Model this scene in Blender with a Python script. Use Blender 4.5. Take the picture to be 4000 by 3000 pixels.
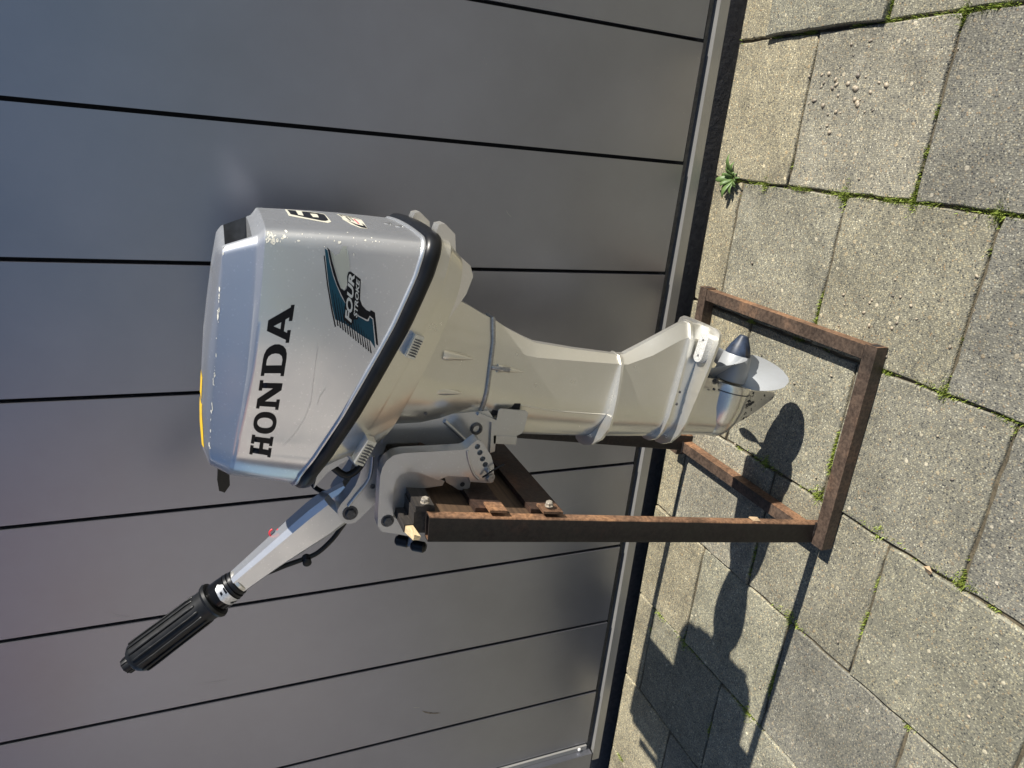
import bpy, bmesh, math, random
from mathutils import Vector, Matrix
from mathutils.bvhtree import BVHTree

random.seed(7)
for o in list(bpy.data.objects):
    bpy.data.objects.remove(o)
scene = bpy.context.scene
COL = scene.collection

# ------------------------------------------------------------------ camera
cam_d = bpy.data.cameras.new('camera')
cam = bpy.data.objects.new('camera', cam_d)
COL.objects.link(cam)
cam_d.sensor_fit = 'HORIZONTAL'
cam_d.sensor_width = 36.0
cam_d.lens = 24.09
cam_d.clip_start = 0.02
cam_d.clip_end = 500
CAMROT = ((0.0910, 0.9403, 0.3280), (-0.3744, 0.3375, -0.8637), (-0.9228, -0.0440, 0.3828))
cam.matrix_world = Matrix.Translation((0, 0, 1.10)) @ Matrix(CAMROT).to_4x4()
scene.camera = cam
scene.render.resolution_x = 1024
scene.render.resolution_y = 768

# ------------------------------------------------------------------ sky, sun, exposure
SUN_TO = Vector((1.0, -0.03, 0.80)).normalized()
world = bpy.data.worlds.new('World')
scene.world = world
world.use_nodes = True
wn = world.node_tree
sky = wn.nodes.new('ShaderNodeTexSky')
sky.sky_type = 'NISHITA'
sky.sun_disc = False
sky.sun_elevation = math.asin(SUN_TO.z)
sky.sun_rotation = math.atan2(SUN_TO.x, SUN_TO.y)
sky.dust_density = 0.4
sky.ozone_density = 3.0
bg = wn.nodes['Background']
bg.inputs['Strength'].default_value = 0.058
wn.links.new(sky.outputs[0], bg.inputs['Color'])
sun_d = bpy.data.lights.new('sun', 'SUN')
sun_d.energy = 5.0
sun_d.angle = math.radians(0.5)
sun_d.color = (1.0, 0.95, 0.87)
sun = bpy.data.objects.new('sun', sun_d)
COL.objects.link(sun)
sun.location = SUN_TO * 20
sun.rotation_euler = (-SUN_TO).to_track_quat('-Z', 'Y').to_euler()
vs = scene.view_settings
vs.view_transform = 'Standard'
vs.look = 'None'
vs.gamma = 1.0
vs.use_curve_mapping = False
vs.exposure = 0.68
scene.cycles.max_bounces = 7
scene.cycles.diffuse_bounces = 3
scene.cycles.glossy_bounces = 4

# ------------------------------------------------------------------ materials
def mat(name):
    m = bpy.data.materials.new(name)
    m.use_nodes = True
    return m, m.node_tree, m.node_tree.nodes['Principled BSDF']

def node(t, typ, **kw):
    n = t.nodes.new(typ)
    for k, v in kw.items():
        setattr(n, k, v)
    return n

def ramp(t, fac, stops, interp='LINEAR'):
    r = node(t, 'ShaderNodeValToRGB')
    r.color_ramp.interpolation = interp
    els = r.color_ramp.elements
    while len(els) < len(stops):
        els.new(0.5)
    for e, (p, c) in zip(els, stops):
        e.position = p
        e.color = (c, c, c, 1) if isinstance(c, (int, float)) else (*c, 1)
    t.links.new(fac, r.inputs[0])
    return r.outputs[0]

def noise(t, scale, detail=4, rough=0.5, coord='Object', vec=None, out=0):
    n = node(t, 'ShaderNodeTexNoise')
    n.inputs['Scale'].default_value = scale
    n.inputs['Detail'].default_value = detail
    n.inputs['Roughness'].default_value = rough
    if vec is None:
        tc = node(t, 'ShaderNodeNewGeometry').outputs['Position'] if coord == 'World' else node(t, 'ShaderNodeTexCoord').outputs[coord]
        vec = tc
    t.links.new(vec, n.inputs['Vector'])
    return n.outputs[out]

def mix(t, fac, a, b, mode='MIX'):
    m = node(t, 'ShaderNodeMix', data_type='RGBA', blend_type=mode)
    for sock, v in ((m.inputs[0], fac), (m.inputs[6], a), (m.inputs[7], b)):
        if isinstance(v, (int, float)):
            sock.default_value = v if sock.type == 'VALUE' else (v, v, v, 1)
        elif isinstance(v, tuple):
            sock.default_value = (*v, 1)
        else:
            t.links.new(v, sock)
    return m.outputs[2]

def bump(t, b, height, strength, dist):
    n = node(t, 'ShaderNodeBump')
    n.inputs['Strength'].default_value = strength
    n.inputs['Distance'].default_value = dist
    t.links.new(height, n.inputs['Height'])
    t.links.new(n.outputs[0], b.inputs['Normal'])
    return n

def simple(name, col, rough=0.5, metal=0.0, var=0.0, vscale=60, bstr=0.0, coat=0.0, spec=0.5):
    m, t, b = mat(name)
    b.inputs['Specular IOR Level'].default_value = spec
    b.inputs['Roughness'].default_value = rough
    b.inputs['Metallic'].default_value = metal
    b.inputs['Coat Weight'].default_value = coat
    if var > 0:
        nz = noise(t, vscale, 5, 0.6, 'World')
        f = ramp(t, nz, [(0.3, 0.0), (0.7, 1.0)])
        lo = tuple(c * (1 - var) for c in col)
        hi = tuple(min(1, c * (1 + var)) for c in col)
        t.links.new(mix(t, f, lo, hi), b.inputs['Base Color'])
        if bstr > 0:
            bump(t, b, nz, bstr, 0.001)
    else:
        b.inputs['Base Color'].default_value = (*col, 1)
    return m

def silver(name, col, rough, metal=0.85, flake=0.5, dirt=0.25, chips=None, wide=0.30):
    m, t, b = mat(name)
    pos = node(t, 'ShaderNodeNewGeometry').outputs['Position']
    fl = node(t, 'ShaderNodeTexVoronoi')
    fl.inputs['Scale'].default_value = 520
    t.links.new(pos, fl.inputs['Vector'])
    sp = node(t, 'ShaderNodeSeparateColor')
    t.links.new(fl.outputs['Color'], sp.inputs[0])
    spark = ramp(t, sp.outputs[0], [(0.965, 0.0), (0.99, 1.0)])  # flake glints painted into the base colour as lighter specks
    d = ramp(t, noise(t, 14, 6, 0.65, vec=pos), [(0.35, 0.0), (0.75, 1.0)])
    fac = node(t, 'ShaderNodeMath', operation='MULTIPLY')
    t.links.new(d, fac.inputs[0])
    fac.inputs[1].default_value = dirt
    c = mix(t, fac.outputs[0], col, tuple(x * y for x, y in zip(col, (0.80, 0.77, 0.70))))
    sf = node(t, 'ShaderNodeMath', operation='MULTIPLY')
    t.links.new(spark, sf.inputs[0])
    sf.inputs[1].default_value = flake
    c = mix(t, sf.outputs[0], c, tuple(min(1, x * 1.5) for x in col))
    if chips:
        # worn paint: dark bare spots where a patchy noise passes a threshold
        k = ramp(t, noise(t, chips[0], 8, 0.7, vec=pos), [(chips[1], 0.0), (chips[1] + 0.02, 1.0)])
        c = mix(t, k, c, (0.045, 0.048, 0.06))
    t.links.new(c, b.inputs['Base Color'])
    b.inputs['Metallic'].default_value = metal
    rr = ramp(t, noise(t, 30, 6, 0.6, vec=pos), [(0.3, rough * 0.85), (0.7, rough * 1.2)])
    t.links.new(rr, b.inputs['Roughness'])
    nmix = node(t, 'ShaderNodeMath', operation='ADD')
    n2 = noise(t, 9, 3, 0.5, vec=pos)
    t.links.new(n2, nmix.inputs[0])
    s3 = node(t, 'ShaderNodeMath', operation='MULTIPLY')
    t.links.new(sp.outputs[1], s3.inputs[0])
    s3.inputs[1].default_value = 0.0
    t.links.new(s3.outputs[0], nmix.inputs[1])
    bn = bump(t, b, n2, 0.06, 0.004)
    # second, wide lobe: flakes lying at all angles under the clear coat
    b2 = node(t, 'ShaderNodeBsdfPrincipled')
    t.links.new(c, b2.inputs['Base Color'])
    b2.inputs['Metallic'].default_value = metal
    b2.inputs['Roughness'].default_value = 0.62
    t.links.new(bn.outputs[0], b2.inputs['Normal'])
    ms = node(t, 'ShaderNodeMixShader')
    ms.inputs[0].default_value = wide
    t.links.new(b.outputs[0], ms.inputs[1])
    t.links.new(b2.outputs[0], ms.inputs[2])
    t.links.new(ms.outputs[0], t.nodes['Material Output'].inputs['Surface'])
    return m

M = {}
M['cowl'] = silver('cowl_silver_paint', (0.72, 0.735, 0.755), 0.22, 0.93, 0.38, 0.10, wide=0.24)
M['leg'] = silver('leg_silver_paint', (0.80, 0.78, 0.72), 0.23, 0.92, 0.15, 0.22, wide=0.26)
M['skeg'] = silver('worn_skeg_paint', (0.60, 0.59, 0.56), 0.30, 0.80, 0.5, 0.35, chips=(34, 0.555))
M['bracket'] = silver('bracket_cast_paint', (0.60, 0.61, 0.625), 0.22, 0.90, 0.2, 0.35, wide=0.3)
M['lit_edge'] = M['leg']
M['prop'] = silver('propeller_grey_paint', (0.36, 0.375, 0.39), 0.42, 0.30, 0.1, 0.5)
M['cone'] = simple('blue_black_plastic', (0.022, 0.032, 0.056), 0.45, 0.0, 0.5, 90, spec=0.35)
M['rubber'] = simple('black_rubber', (0.007, 0.0075, 0.009), 0.34, 0.0, 0.35, 40, spec=0.35)
M['grip'] = simple('black_grip_rubber', (0.009, 0.0095, 0.010), 0.38, 0.0, 0.5, 70, 0.1, spec=0.4)
M['gloss_black'] = simple('glossy_black_plastic', (0.006, 0.006, 0.0065), 0.18, spec=0.3)
M['anode'] = simple('zinc_anode', (0.62, 0.62, 0.60), 0.6, 0.5, 0.3, 350, 0.6)
M['steel'] = simple('plain_steel', (0.35, 0.35, 0.35), 0.4, 0.8, 0.3, 200)
M['steel_dark'] = simple('dark_steel', (0.10, 0.10, 0.105), 0.45, 0.6, 0.4, 200)
M['zinc_bolt'] = simple('galvanised_bolt', (0.40, 0.36, 0.30), 0.5, 0.5, 0.5, 300, 0.3)
M['decal_black'] = simple('decal_black', (0.006, 0.0065, 0.009), 0.3, spec=0.2)
M['decal_teal'] = simple('decal_teal', (0.008, 0.06, 0.095), 0.3, spec=0.25)
M['decal_silver'] = simple('decal_silver', (0.55, 0.57, 0.56), 0.35, 0.3)
M['decal_cream'] = simple('decal_cream', (0.62, 0.60, 0.50), 0.4)
M['decal_clear'] = simple('aged_clear_film', (0.50, 0.52, 0.47), 0.35, 0.5)
M['decal_red'] = simple('decal_red', (0.65, 0.13, 0.16), 0.4)
M['decal_yellow'] = simple('decal_yellow', (0.80, 0.52, 0.03), 0.4)
M['foil'] = simple('silver_foil_label', (0.72, 0.72, 0.71), 0.35, 0.7, 0.2, 300)
M['chip'] = simple('bare_primer', (0.80, 0.77, 0.66), 0.6)
M['recess'] = simple('dark_grey_moulding', (0.075, 0.08, 0.09), 0.5, 0, 0.3, 80)
M['red'] = simple('red_plastic', (0.62, 0.03, 0.05), 0.35)
M['white'] = simple('white_paint', (0.78, 0.78, 0.76), 0.5)
M['hole_shade'] = simple('painted_recess_shade', (0.01, 0.01, 0.012), 0.7)  # near-black colour painting the shade inside openings that are not cut

def rust(name, dark, mid, light, lo, hi):
    m, t, b = mat(name)
    pos = node(t, 'ShaderNodeNewGeometry').outputs['Position']
    n1 = noise(t, 11, 8, 0.68, vec=pos)
    n2 = noise(t, 160, 5, 0.6, vec=pos)
    c = ramp(t, n1, [(lo, dark), ((lo + hi) / 2, mid), (hi, light)])
    c2 = ramp(t, n2, [(0.35, (0.35, 0.30, 0.28)), (0.62, (1.25, 1.2, 1.15))])
    t.links.new(mix(t, 0.75, c, c2, 'MULTIPLY'), b.inputs['Base Color'])
    t.links.new(ramp(t, n1, [(0.3, 0.45), (0.7, 0.8)]), b.inputs['Roughness'])
    b.inputs['Metallic'].default_value = 0.12
    add = node(t, 'ShaderNodeMath', operation='ADD')
    t.links.new(n1, add.inputs[0])
    t.links.new(n2, add.inputs[1])
    bump(t, b, add.outputs[0], 0.35, 0.0012)
    return m

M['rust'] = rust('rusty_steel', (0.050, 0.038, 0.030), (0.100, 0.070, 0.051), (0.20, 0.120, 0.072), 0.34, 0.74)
M['rust_sunlit'] = rust('sunlit_rust', (0.10, 0.058, 0.036), (0.20, 0.115, 0.068), (0.33, 0.18, 0.09), 0.34, 0.68)  # brighter copy of the rust, carries sunlight on the sun-facing sides
M['rust_dark'] = rust('shade_dark_scale', (0.012, 0.010, 0.0088), (0.022, 0.0155, 0.0125), (0.065, 0.032, 0.020), 0.38, 0.78)  # mill scale darkened so the posts' shade is in the colour

M['rail_rust'] = rust('dark_red_rust', (0.018, 0.012, 0.0095), (0.042, 0.023, 0.016), (0.10, 0.048, 0.026), 0.36, 0.74)

def wood(name, a, b_, sc=(60, 2.0, 60)):
    m, t, b = mat(name)
    mp = node(t, 'ShaderNodeMapping')
    mp.inputs['Scale'].default_value = sc
    t.links.new(node(t, 'ShaderNodeNewGeometry').outputs['Position'], mp.inputs['Vector'])
    nz = noise(t, 3.0, 6, 0.65, vec=mp.outputs[0])
    t.links.new(ramp(t, nz, [(0.3, a), (0.7, b_)]), b.inputs['Base Color'])
    b.inputs['Roughness'].default_value = 0.65
    bump(t, b, nz, 0.3, 0.001)
    return m
M['plank'] = wood('brown_plank', (0.045, 0.026, 0.015), (0.11, 0.066, 0.036))
M['dark_wood'] = wood('tarred_wood', (0.012, 0.011, 0.010), (0.05, 0.042, 0.036))
M['fresh_wood'] = wood('fresh_split_wood', (0.40, 0.29, 0.15), (0.70, 0.56, 0.34), (140, 12, 140))

# gate: metallic lacquered boards
def gate_mat(name, col, rough, metal):
    m, t, b = mat(name)
    pos = node(t, 'ShaderNodeNewGeometry').outputs['Position']
    mp = node(t, 'ShaderNodeMapping')
    mp.inputs['Scale'].default_value = (1.0, 1.0, 0.06)
    t.links.new(pos, mp.inputs['Vector'])
    st = noise(t, 260, 4, 0.6, vec=mp.outputs[0])
    blot = noise(t, 3.2, 5, 0.6, vec=pos)
    c = mix(t, ramp(t, blot, [(0.35, 0.0), (0.7, 1.0)]), tuple(x * 0.93 for x in col), tuple(x * 1.07 for x in col))
    # dust and dried droplets, small and sparse
    vo = node(t, 'ShaderNodeTexVoronoi')
    vo.inputs['Scale'].default_value = 95
    t.links.new(pos, vo.inputs['Vector'])
    dd = ramp(t, vo.outputs['Distance'], [(0.05, 1.0), (0.11, 0.0)])
    sp = node(t, 'ShaderNodeSeparateColor')
    t.links.new(vo.outputs['Color'], sp.inputs[0])
    pick = ramp(t, sp.outputs[0], [(0.88, 0.0), (0.97, 1.0)])
    px = node(t, 'ShaderNodeMath', operation='MULTIPLY')
    t.links.new(dd, px.inputs[0]); t.links.new(pick, px.inputs[1])
    py = node(t, 'ShaderNodeMath', operation='MULTIPLY')
    t.links.new(px.outputs[0], py.inputs[0])
    sx = node(t, 'ShaderNodeSeparateXYZ')
    t.links.new(pos, sx.inputs[0])
    low = ramp(t, sx.outputs['Z'], [(0.08, 0.9), (0.40, 0.12), (0.9, 0.05)])     # splashed dirt near the ground
    mm = node(t, 'ShaderNodeMath', operation='ADD')
    t.links.new(low, mm.inputs[0])
    t.links.new(ramp(t, noise(t, 2.2, 2, 0.5, vec=pos), [(0.48, 0.0), (0.72, 0.6)]), mm.inputs[1])
    t.links.new(mm.outputs[0], py.inputs[1])
    c = mix(t, py.outputs[0], c, (0.50, 0.49, 0.46))
    t.links.new(c, b.inputs['Base Color'])
    b.inputs['Metallic'].default_value = metal
    t.links.new(ramp(t, blot, [(0.3, rough * 0.92), (0.7, rough * 1.1)]), b.inputs['Roughness'])
    ad = node(t, 'ShaderNodeMath', operation='ADD')
    s1 = node(t, 'ShaderNodeMath', operation='MULTIPLY')
    t.links.new(st, s1.inputs[0]); s1.inputs[1].default_value = 0.03
    t.links.new(s1.outputs[0], ad.inputs[0]); t.links.new(noise(t, 5, 2, 0.5, vec=pos), ad.inputs[1])
    bump(t, b, ad.outputs[0], 0.10, 0.004)
    return m
M['gate'] = gate_mat('grey_metallic_lacquer', (0.312, 0.320, 0.362), 0.34, 0.90)
M['rail'] = gate_mat('bare_grey_rail', (0.42, 0.415, 0.40), 0.42, 0.60)
M['scuff'] = simple('brown_scuff', (0.20, 0.165, 0.13), 0.6, 0, 0.5, 150)
M['scuff_light'] = simple('pale_scratch', (0.42, 0.42, 0.42), 0.45, 0.5)
M['gate_dark'] = simple('painted_gap_shade', (0.012, 0.012, 0.014), 0.8)  # near-black colour stands for the dark seen between the boards

# exposed aggregate paving; the tile object's own colour tints it
def paving():
    m, t, b = mat('exposed_aggregate')
    oi = node(t, 'ShaderNodeObjectInfo')
    pos = node(t, 'ShaderNodeNewGeometry').outputs['Position']
    warp = node(t, 'ShaderNodeTexNoise')
    warp.inputs['Scale'].default_value = 130
    t.links.new(pos, warp.inputs['Vector'])
    wv = node(t, 'ShaderNodeVectorMath', operation='MULTIPLY_ADD')
    t.links.new(warp.outputs['Color'], wv.inputs[0])
    wv.inputs[1].default_value = (0.004, 0.004, 0.004)
    t.links.new(pos, wv.inputs[2])
    def vor(scale):
        v = node(t, 'ShaderNodeTexVoronoi')
        v.inputs['Scale'].default_value = scale
        v.inputs['Randomness'].default_value = 1.0
        t.links.new(wv.outputs[0], v.inputs['Vector'])
        s = node(t, 'ShaderNodeSeparateColor')
        t.links.new(v.outputs['Color'], s.inputs[0])
        return v.outputs['Distance'], s.outputs
    d1, c1 = vor(310)
    d2, c2 = vor(85)
    pal = ramp(t, c1[0], [(0.0, (0.035, 0.037, 0.043)), (0.18, (0.11, 0.108, 0.105)), (0.42, (0.24, 0.225, 0.19)),
                          (0.68, (0.37, 0.345, 0.275)), (0.86, (0.41, 0.355, 0.25)), (0.90, (0.30, 0.20, 0.12)), (0.93, (0.42, 0.40, 0.33)), (1.0, (0.56, 0.53, 0.45))])
    mort = ramp(t, d1, [(0.30, 0.0), (0.62, 1.0)])
    c = mix(t, mort, pal, (0.20, 0.19, 0.165))
    big = ramp(t, c2[1], [(0.925, 0.0), (0.955, 1.0)])
    bigm = ramp(t, d2, [(0.26, 1.0), (0.36, 0.0)])
    bm = node(t, 'ShaderNodeMath', operation='MULTIPLY')
    t.links.new(big, bm.inputs[0]); t.links.new(bigm, bm.inputs[1])
    pal2 = ramp(t, c2[0], [(0.0, (0.14, 0.13, 0.12)), (0.4, (0.36, 0.29, 0.20)), (0.7, (0.45, 0.40, 0.32)), (1.0, (0.60, 0.54, 0.45))])
    c = mix(t, bm.outputs[0], c, pal2)
    # grime in slow patches
    g = ramp(t, noise(t, 7, 6, 0.62, vec=pos), [(0.34, 0.72), (0.68, 1.12)])
    c = mix(t, 1.0, c, g, 'MULTIPLY')
    g3 = ramp(t, noise(t, 30, 4, 0.6, vec=pos), [(0.30, 0.86), (0.70, 1.10)])
    c = mix(t, 1.0, c, g3, 'MULTIPLY')
    # dark spots and pale lime blooms of their own shape
    spot = ramp(t, noise(t, 16, 3, 0.45, vec=pos), [(0.70, 0.0), (0.78, 0.55)])
    c = mix(t, spot, c, (0.07, 0.066, 0.06))
    bloom = ramp(t, noise(t, 5.3, 5, 0.7, vec=pos, out=0), [(0.60, 0.0), (0.78, 0.35)])
    c = mix(t, bloom, c, (0.44, 0.42, 0.38))
    c = mix(t, 1.0, c, oi.outputs['Color'], 'MULTIPLY')
    t.links.new(c, b.inputs['Base Color'])
    b.inputs['Roughness'].default_value = 0.72
    h = node(t, 'ShaderNodeMath', operation='MULTIPLY_ADD')
    t.links.new(d1, h.inputs[0]); h.inputs[1].default_value = -1.0
    hb = node(t, 'ShaderNodeMath', operation='MULTIPLY')
    t.links.new(bm.outputs[0], hb.inputs[0]); hb.inputs[1].default_value = 0.8
    t.links.new(hb.outputs[0], h.inputs[2])
    fine = noise(t, 150, 3, 0.6, vec=pos)
    h2 = node(t, 'ShaderNodeMath', operation='ADD')
    t.links.new(h.outputs[0], h2.inputs[0]); t.links.new(fine, h2.inputs[1])
    bump(t, b, h2.outputs[0], 0.42, 0.0022)
    return m
M['tile'] = paving()

def soil(name, a, b_, sc=90, str_=0.9):
    m, t, b = mat(name)
    pos = node(t, 'ShaderNodeNewGeometry').outputs['Position']
    nz = noise(t, sc, 8, 0.7, vec=pos)
    t.links.new(ramp(t, nz, [(0.3, a), (0.7, b_)]), b.inputs['Base Color'])
    b.inputs['Roughness'].default_value = 0.95
    bump(t, b, nz, str_, 0.004)
    return m
M['joint'] = soil('joint_sand', (0.045, 0.037, 0.024), (0.17, 0.14, 0.09))
M['soil'] = soil('dark_damp_soil', (0.008, 0.008, 0.009), (0.035, 0.030, 0.025))
M['street'] = soil('street_paving', (0.17, 0.16, 0.145), (0.30, 0.28, 0.25), 40, 0.5)
M['asphalt'] = soil('asphalt', (0.06, 0.062, 0.067), (0.10, 0.102, 0.108), 30, 0.4)
M['concrete'] = soil('blocker_concrete', (0.10, 0.10, 0.10), (0.2, 0.195, 0.19), 60, 0.4)

def leafmat(name, a, b_):
    m, t, b = mat(name)
    oi = node(t, 'ShaderNodeNewGeometry')
    nz = noise(t, 170, 3, 0.6, vec=oi.outputs['Position'])
    rp = node(t, 'ShaderNodeMath', operation='ADD')
    t.links.new(nz, rp.inputs[0])
    t.links.new(oi.outputs['Random Per Island'], rp.inputs[1])
    t.links.new(ramp(t, rp.outputs[0], [(0.45, a), (1.3, b_)]), b.inputs['Base Color'])
    b.inputs['Roughness'].default_value = 0.5
    b.inputs['Subsurface Weight'].default_value = 0.0
    return m
M['grass'] = leafmat('moss_grass', (0.085, 0.070, 0.025), (0.30, 0.38, 0.07))
M['leaf'] = leafmat('weed_leaf', (0.05, 0.095, 0.022), (0.13, 0.20, 0.06))
M['dry_leaf'] = simple('dry_leaf', (0.38, 0.27, 0.16), 0.7, 0, 0.3, 120)
M['pebble'] = leafmat('pale_pebble', (0.12, 0.105, 0.09), (0.38, 0.32, 0.23))

# ------------------------------------------------------------------ mesh helpers
CM = 0.01
def link(name, me, material=None, parent=None, center=True):
    ob = bpy.data.objects.new(name, me)
    COL.objects.link(ob)
    if material is not None:
        me.materials.append(M[material] if isinstance(material, str) else material)
    if center and len(me.vertices):
        lo = Vector([min(v.co[i] for v in me.vertices) for i in range(3)])
        hi = Vector([max(v.co[i] for v in me.vertices) for i in range(3)])
        c = (lo + hi) / 2
        if parent is None:
            c.z = lo.z
        me.transform(Matrix.Translation(-c))
        ob.location = c
    if parent is not None:
        ob.parent = parent
        p, off = parent, Vector((0, 0, 0))
        while p is not None:
            off += p.location
            p = p.parent
        ob.location = ob.location - off
    return ob

def finish(bm, name, material, parent, smooth=35, center=True):
    bmesh.ops.recalc_face_normals(bm, faces=bm.faces[:])
    me = bpy.data.meshes.new(name)
    bm.to_mesh(me)
    bm.free()
    if smooth:
        for p in me.polygons:
            p.use_smooth = True
        me.set_sharp_from_angle(angle=math.radians(smooth))
    return link(name, me, material, parent, center)

def empty(name, loc, label, cat, group=None):
    o = bpy.data.objects.new(name, None)
    COL.objects.link(o)
    o.location = loc
    o.empty_display_size = 0.1
    tag(o, label, cat, group)
    return o

def tag(o, label=None, cat=None, group=None, kind=None):
    for k, v in (('label', label), ('category', cat), ('group', group), ('kind', kind)):
        if v:
            o[k] = v
    return o

def bevel(bm, width, seg=2, angle=30):
    ed = [e for e in bm.edges if len(e.link_faces) == 2 and e.calc_face_angle(0) > math.radians(angle)]
    if ed:
        bmesh.ops.bevel(bm, geom=ed, offset=width, segments=seg, affect='EDGES', profile=0.5, clamp_overlap=True)

def add_box(bm, lo, hi, mtx=None):
    vs_ = []
    for z in (lo[2], hi[2]):
        for x, y in ((lo[0], lo[1]), (hi[0], lo[1]), (hi[0], hi[1]), (lo[0], hi[1])):
            v = Vector((x, y, z))
            vs_.append(bm.verts.new(mtx @ v if mtx else v))
    for f in ((3, 2, 1, 0), (4, 5, 6, 7), (0, 1, 5, 4), (1, 2, 6, 5), (2, 3, 7, 6), (3, 0, 4, 7)):
        bm.faces.new([vs_[i] for i in f])

def add_loft(bm, rings, cap0=True, cap1=True):
    R_ = [[bm.verts.new(p) for p in r] for r in rings]
    n = len(R_[0])
    for a, b in zip(R_, R_[1:]):
        for i in range(n):
            bm.faces.new((a[i], a[(i + 1) % n], b[(i + 1) % n], b[i]))
    if cap0:
        bm.faces.new(R_[0][::-1])
    if cap1:
        bm.faces.new(R_[-1])
    return R_

def frame(d):
    d = Vector(d).normalized()
    up = Vector((0, 1, 0)) if abs(d.y) < 0.9 else Vector((1, 0, 0))
    s = d.cross(up).normalized()
    return d, s, s.cross(d).normalized()

def add_lathe(bm, p0, axis, prof, n=32, cap=True):
    """prof: (distance along axis, radius)"""
    d, s, u = frame(axis)
    p0 = Vector(p0)
    rings = []
    for t_, r in prof:
        rings.append([p0 + d * t_ + (s * math.cos(2 * math.pi * i / n) + u * math.sin(2 * math.pi * i / n)) * r for i in range(n)])
    add_loft(bm, rings, cap, cap)

def add_tube(bm, pts, r, n=10):
    pts = [Vector(p) for p in pts]
    # smooth by Catmull-Rom
    P = []
    for i in range(len(pts) - 1):
        p0, p1, p2, p3 = pts[max(i - 1, 0)], pts[i], pts[i + 1], pts[min(i + 2, len(pts) - 1)]
        for k in range(6):
            t_ = k / 6
            P.append(0.5 * ((2 * p1) + (p2 - p0) * t_ + (2 * p0 - 5 * p1 + 4 * p2 - p3) * t_ ** 2 + (3 * p1 - p0 - 3 * p2 + p3) * t_ ** 3))
    P.append(pts[-1])
    rings = []
    for i, p in enumerate(P):
        d = (P[min(i + 1, len(P) - 1)] - P[max(i - 1, 0)])
        d, s, u = frame(d)
        rings.append([p + (s * math.cos(2 * math.pi * k / n) + u * math.sin(2 * math.pi * k / n)) * r for k in range(n)])
    add_loft(bm, rings)

def add_prism(bm, pts3a, pts3b):
    a = [bm.verts.new(p) for p in pts3a]
    b = [bm.verts.new(p) for p in pts3b]
    n = len(a)
    bm.faces.new(a[::-1])
    bm.faces.new(b)
    for i in range(n):
        bm.faces.new((a[i], a[(i + 1) % n], b[(i + 1) % n], b[i]))

def add_hex(bm, c, axis, r, h):
    add_lathe(bm, c, axis, [(0, r), (h * 0.8, r), (h, r * 0.86)], 6)

def lerp_tab(tab, x):
    tab = sorted(tab)
    if x <= tab[0][0]:
        return tab[0][1]
    for (x0, y0), (x1, y1) in zip(tab, tab[1:]):
        if x <= x1:
            return y0 + (y1 - y0) * (x - x0) / (x1 - x0)
    return tab[-1][1]

def boolean_cut(ob, cutter_bm):
    bmesh.ops.recalc_face_normals(cutter_bm, faces=cutter_bm.faces[:])
    me = bpy.data.meshes.new('cutter')
    cutter_bm.to_mesh(me)
    cutter_bm.free()
    co = bpy.data.objects.new('cutter', me)
    COL.objects.link(co)
    md = ob.modifiers.new('b', 'BOOLEAN')
    md.operation = 'DIFFERENCE'
    md.solver = 'EXACT'
    md.object = co
    bpy.context.view_layer.update()
    dg = bpy.context.evaluated_depsgraph_get()
    new = bpy.data.meshes.new_from_object(ob.evaluated_get(dg))
    old = ob.data
    ob.modifiers.clear()
    ob.data = new
    bpy.data.objects.remove(co)
    bpy.data.meshes.remove(me)
    for p in new.polygons:
        p.use_smooth = True
    new.set_sharp_from_angle(angle=math.radians(32))

# ================================================================== THE SETTING
YG = 1.40          # front of the gate's bottom rail
YE = 1.402         # where the paving ends in front of the gate

# far street, soil under the gate
def sheet(name, x0, x1, y0, y1, z, material, label, kind='structure'):
    bm = bmesh.new()
    bm.faces.new([bm.verts.new(p) for p in ((x0, y0, z), (x1, y0, z), (x1, y1, z), (x0, y1, z))])
    o = finish(bm, name, material, None, 0)
    return tag(o, label, None, None, kind)

ground = sheet('ground', -60, 60, -60, 60, -0.075, 'soil', 'dark damp soil under the gate and paving')
street = sheet('street', -30, 30, -4.6, -1.02, -0.004, 'street', 'open paved footway in front of the gate')
road = sheet('road', -40, 40, -40, -4.6, -0.02, 'asphalt', 'grey asphalt road beyond the footway')
street2 = sheet('street', -30, -3.36, -1.02, 1.402, -0.0045, 'street', 'open paved street further along the gate')
street3 = sheet('street', 2.14, 30, -1.02, 1.402, -0.0045, 'street', 'open paved street at the end of the gate')

# pavement: bed of sand with one object per tile
bm = bmesh.new()
add_box(bm, (-3.36, -1.02, -0.060), (2.14, YE - 0.004, -0.0065))
pavement = finish(bm, 'pavement', 'joint', None, 0)
tag(pavement, 'grey exposed aggregate tiles laid in staggered columns with mossy joints', None, None, 'structure')

PITCH = 0.2955
X_LINES = [0.265 + PITCH * k for k in range(6, -13, -1)]
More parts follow.
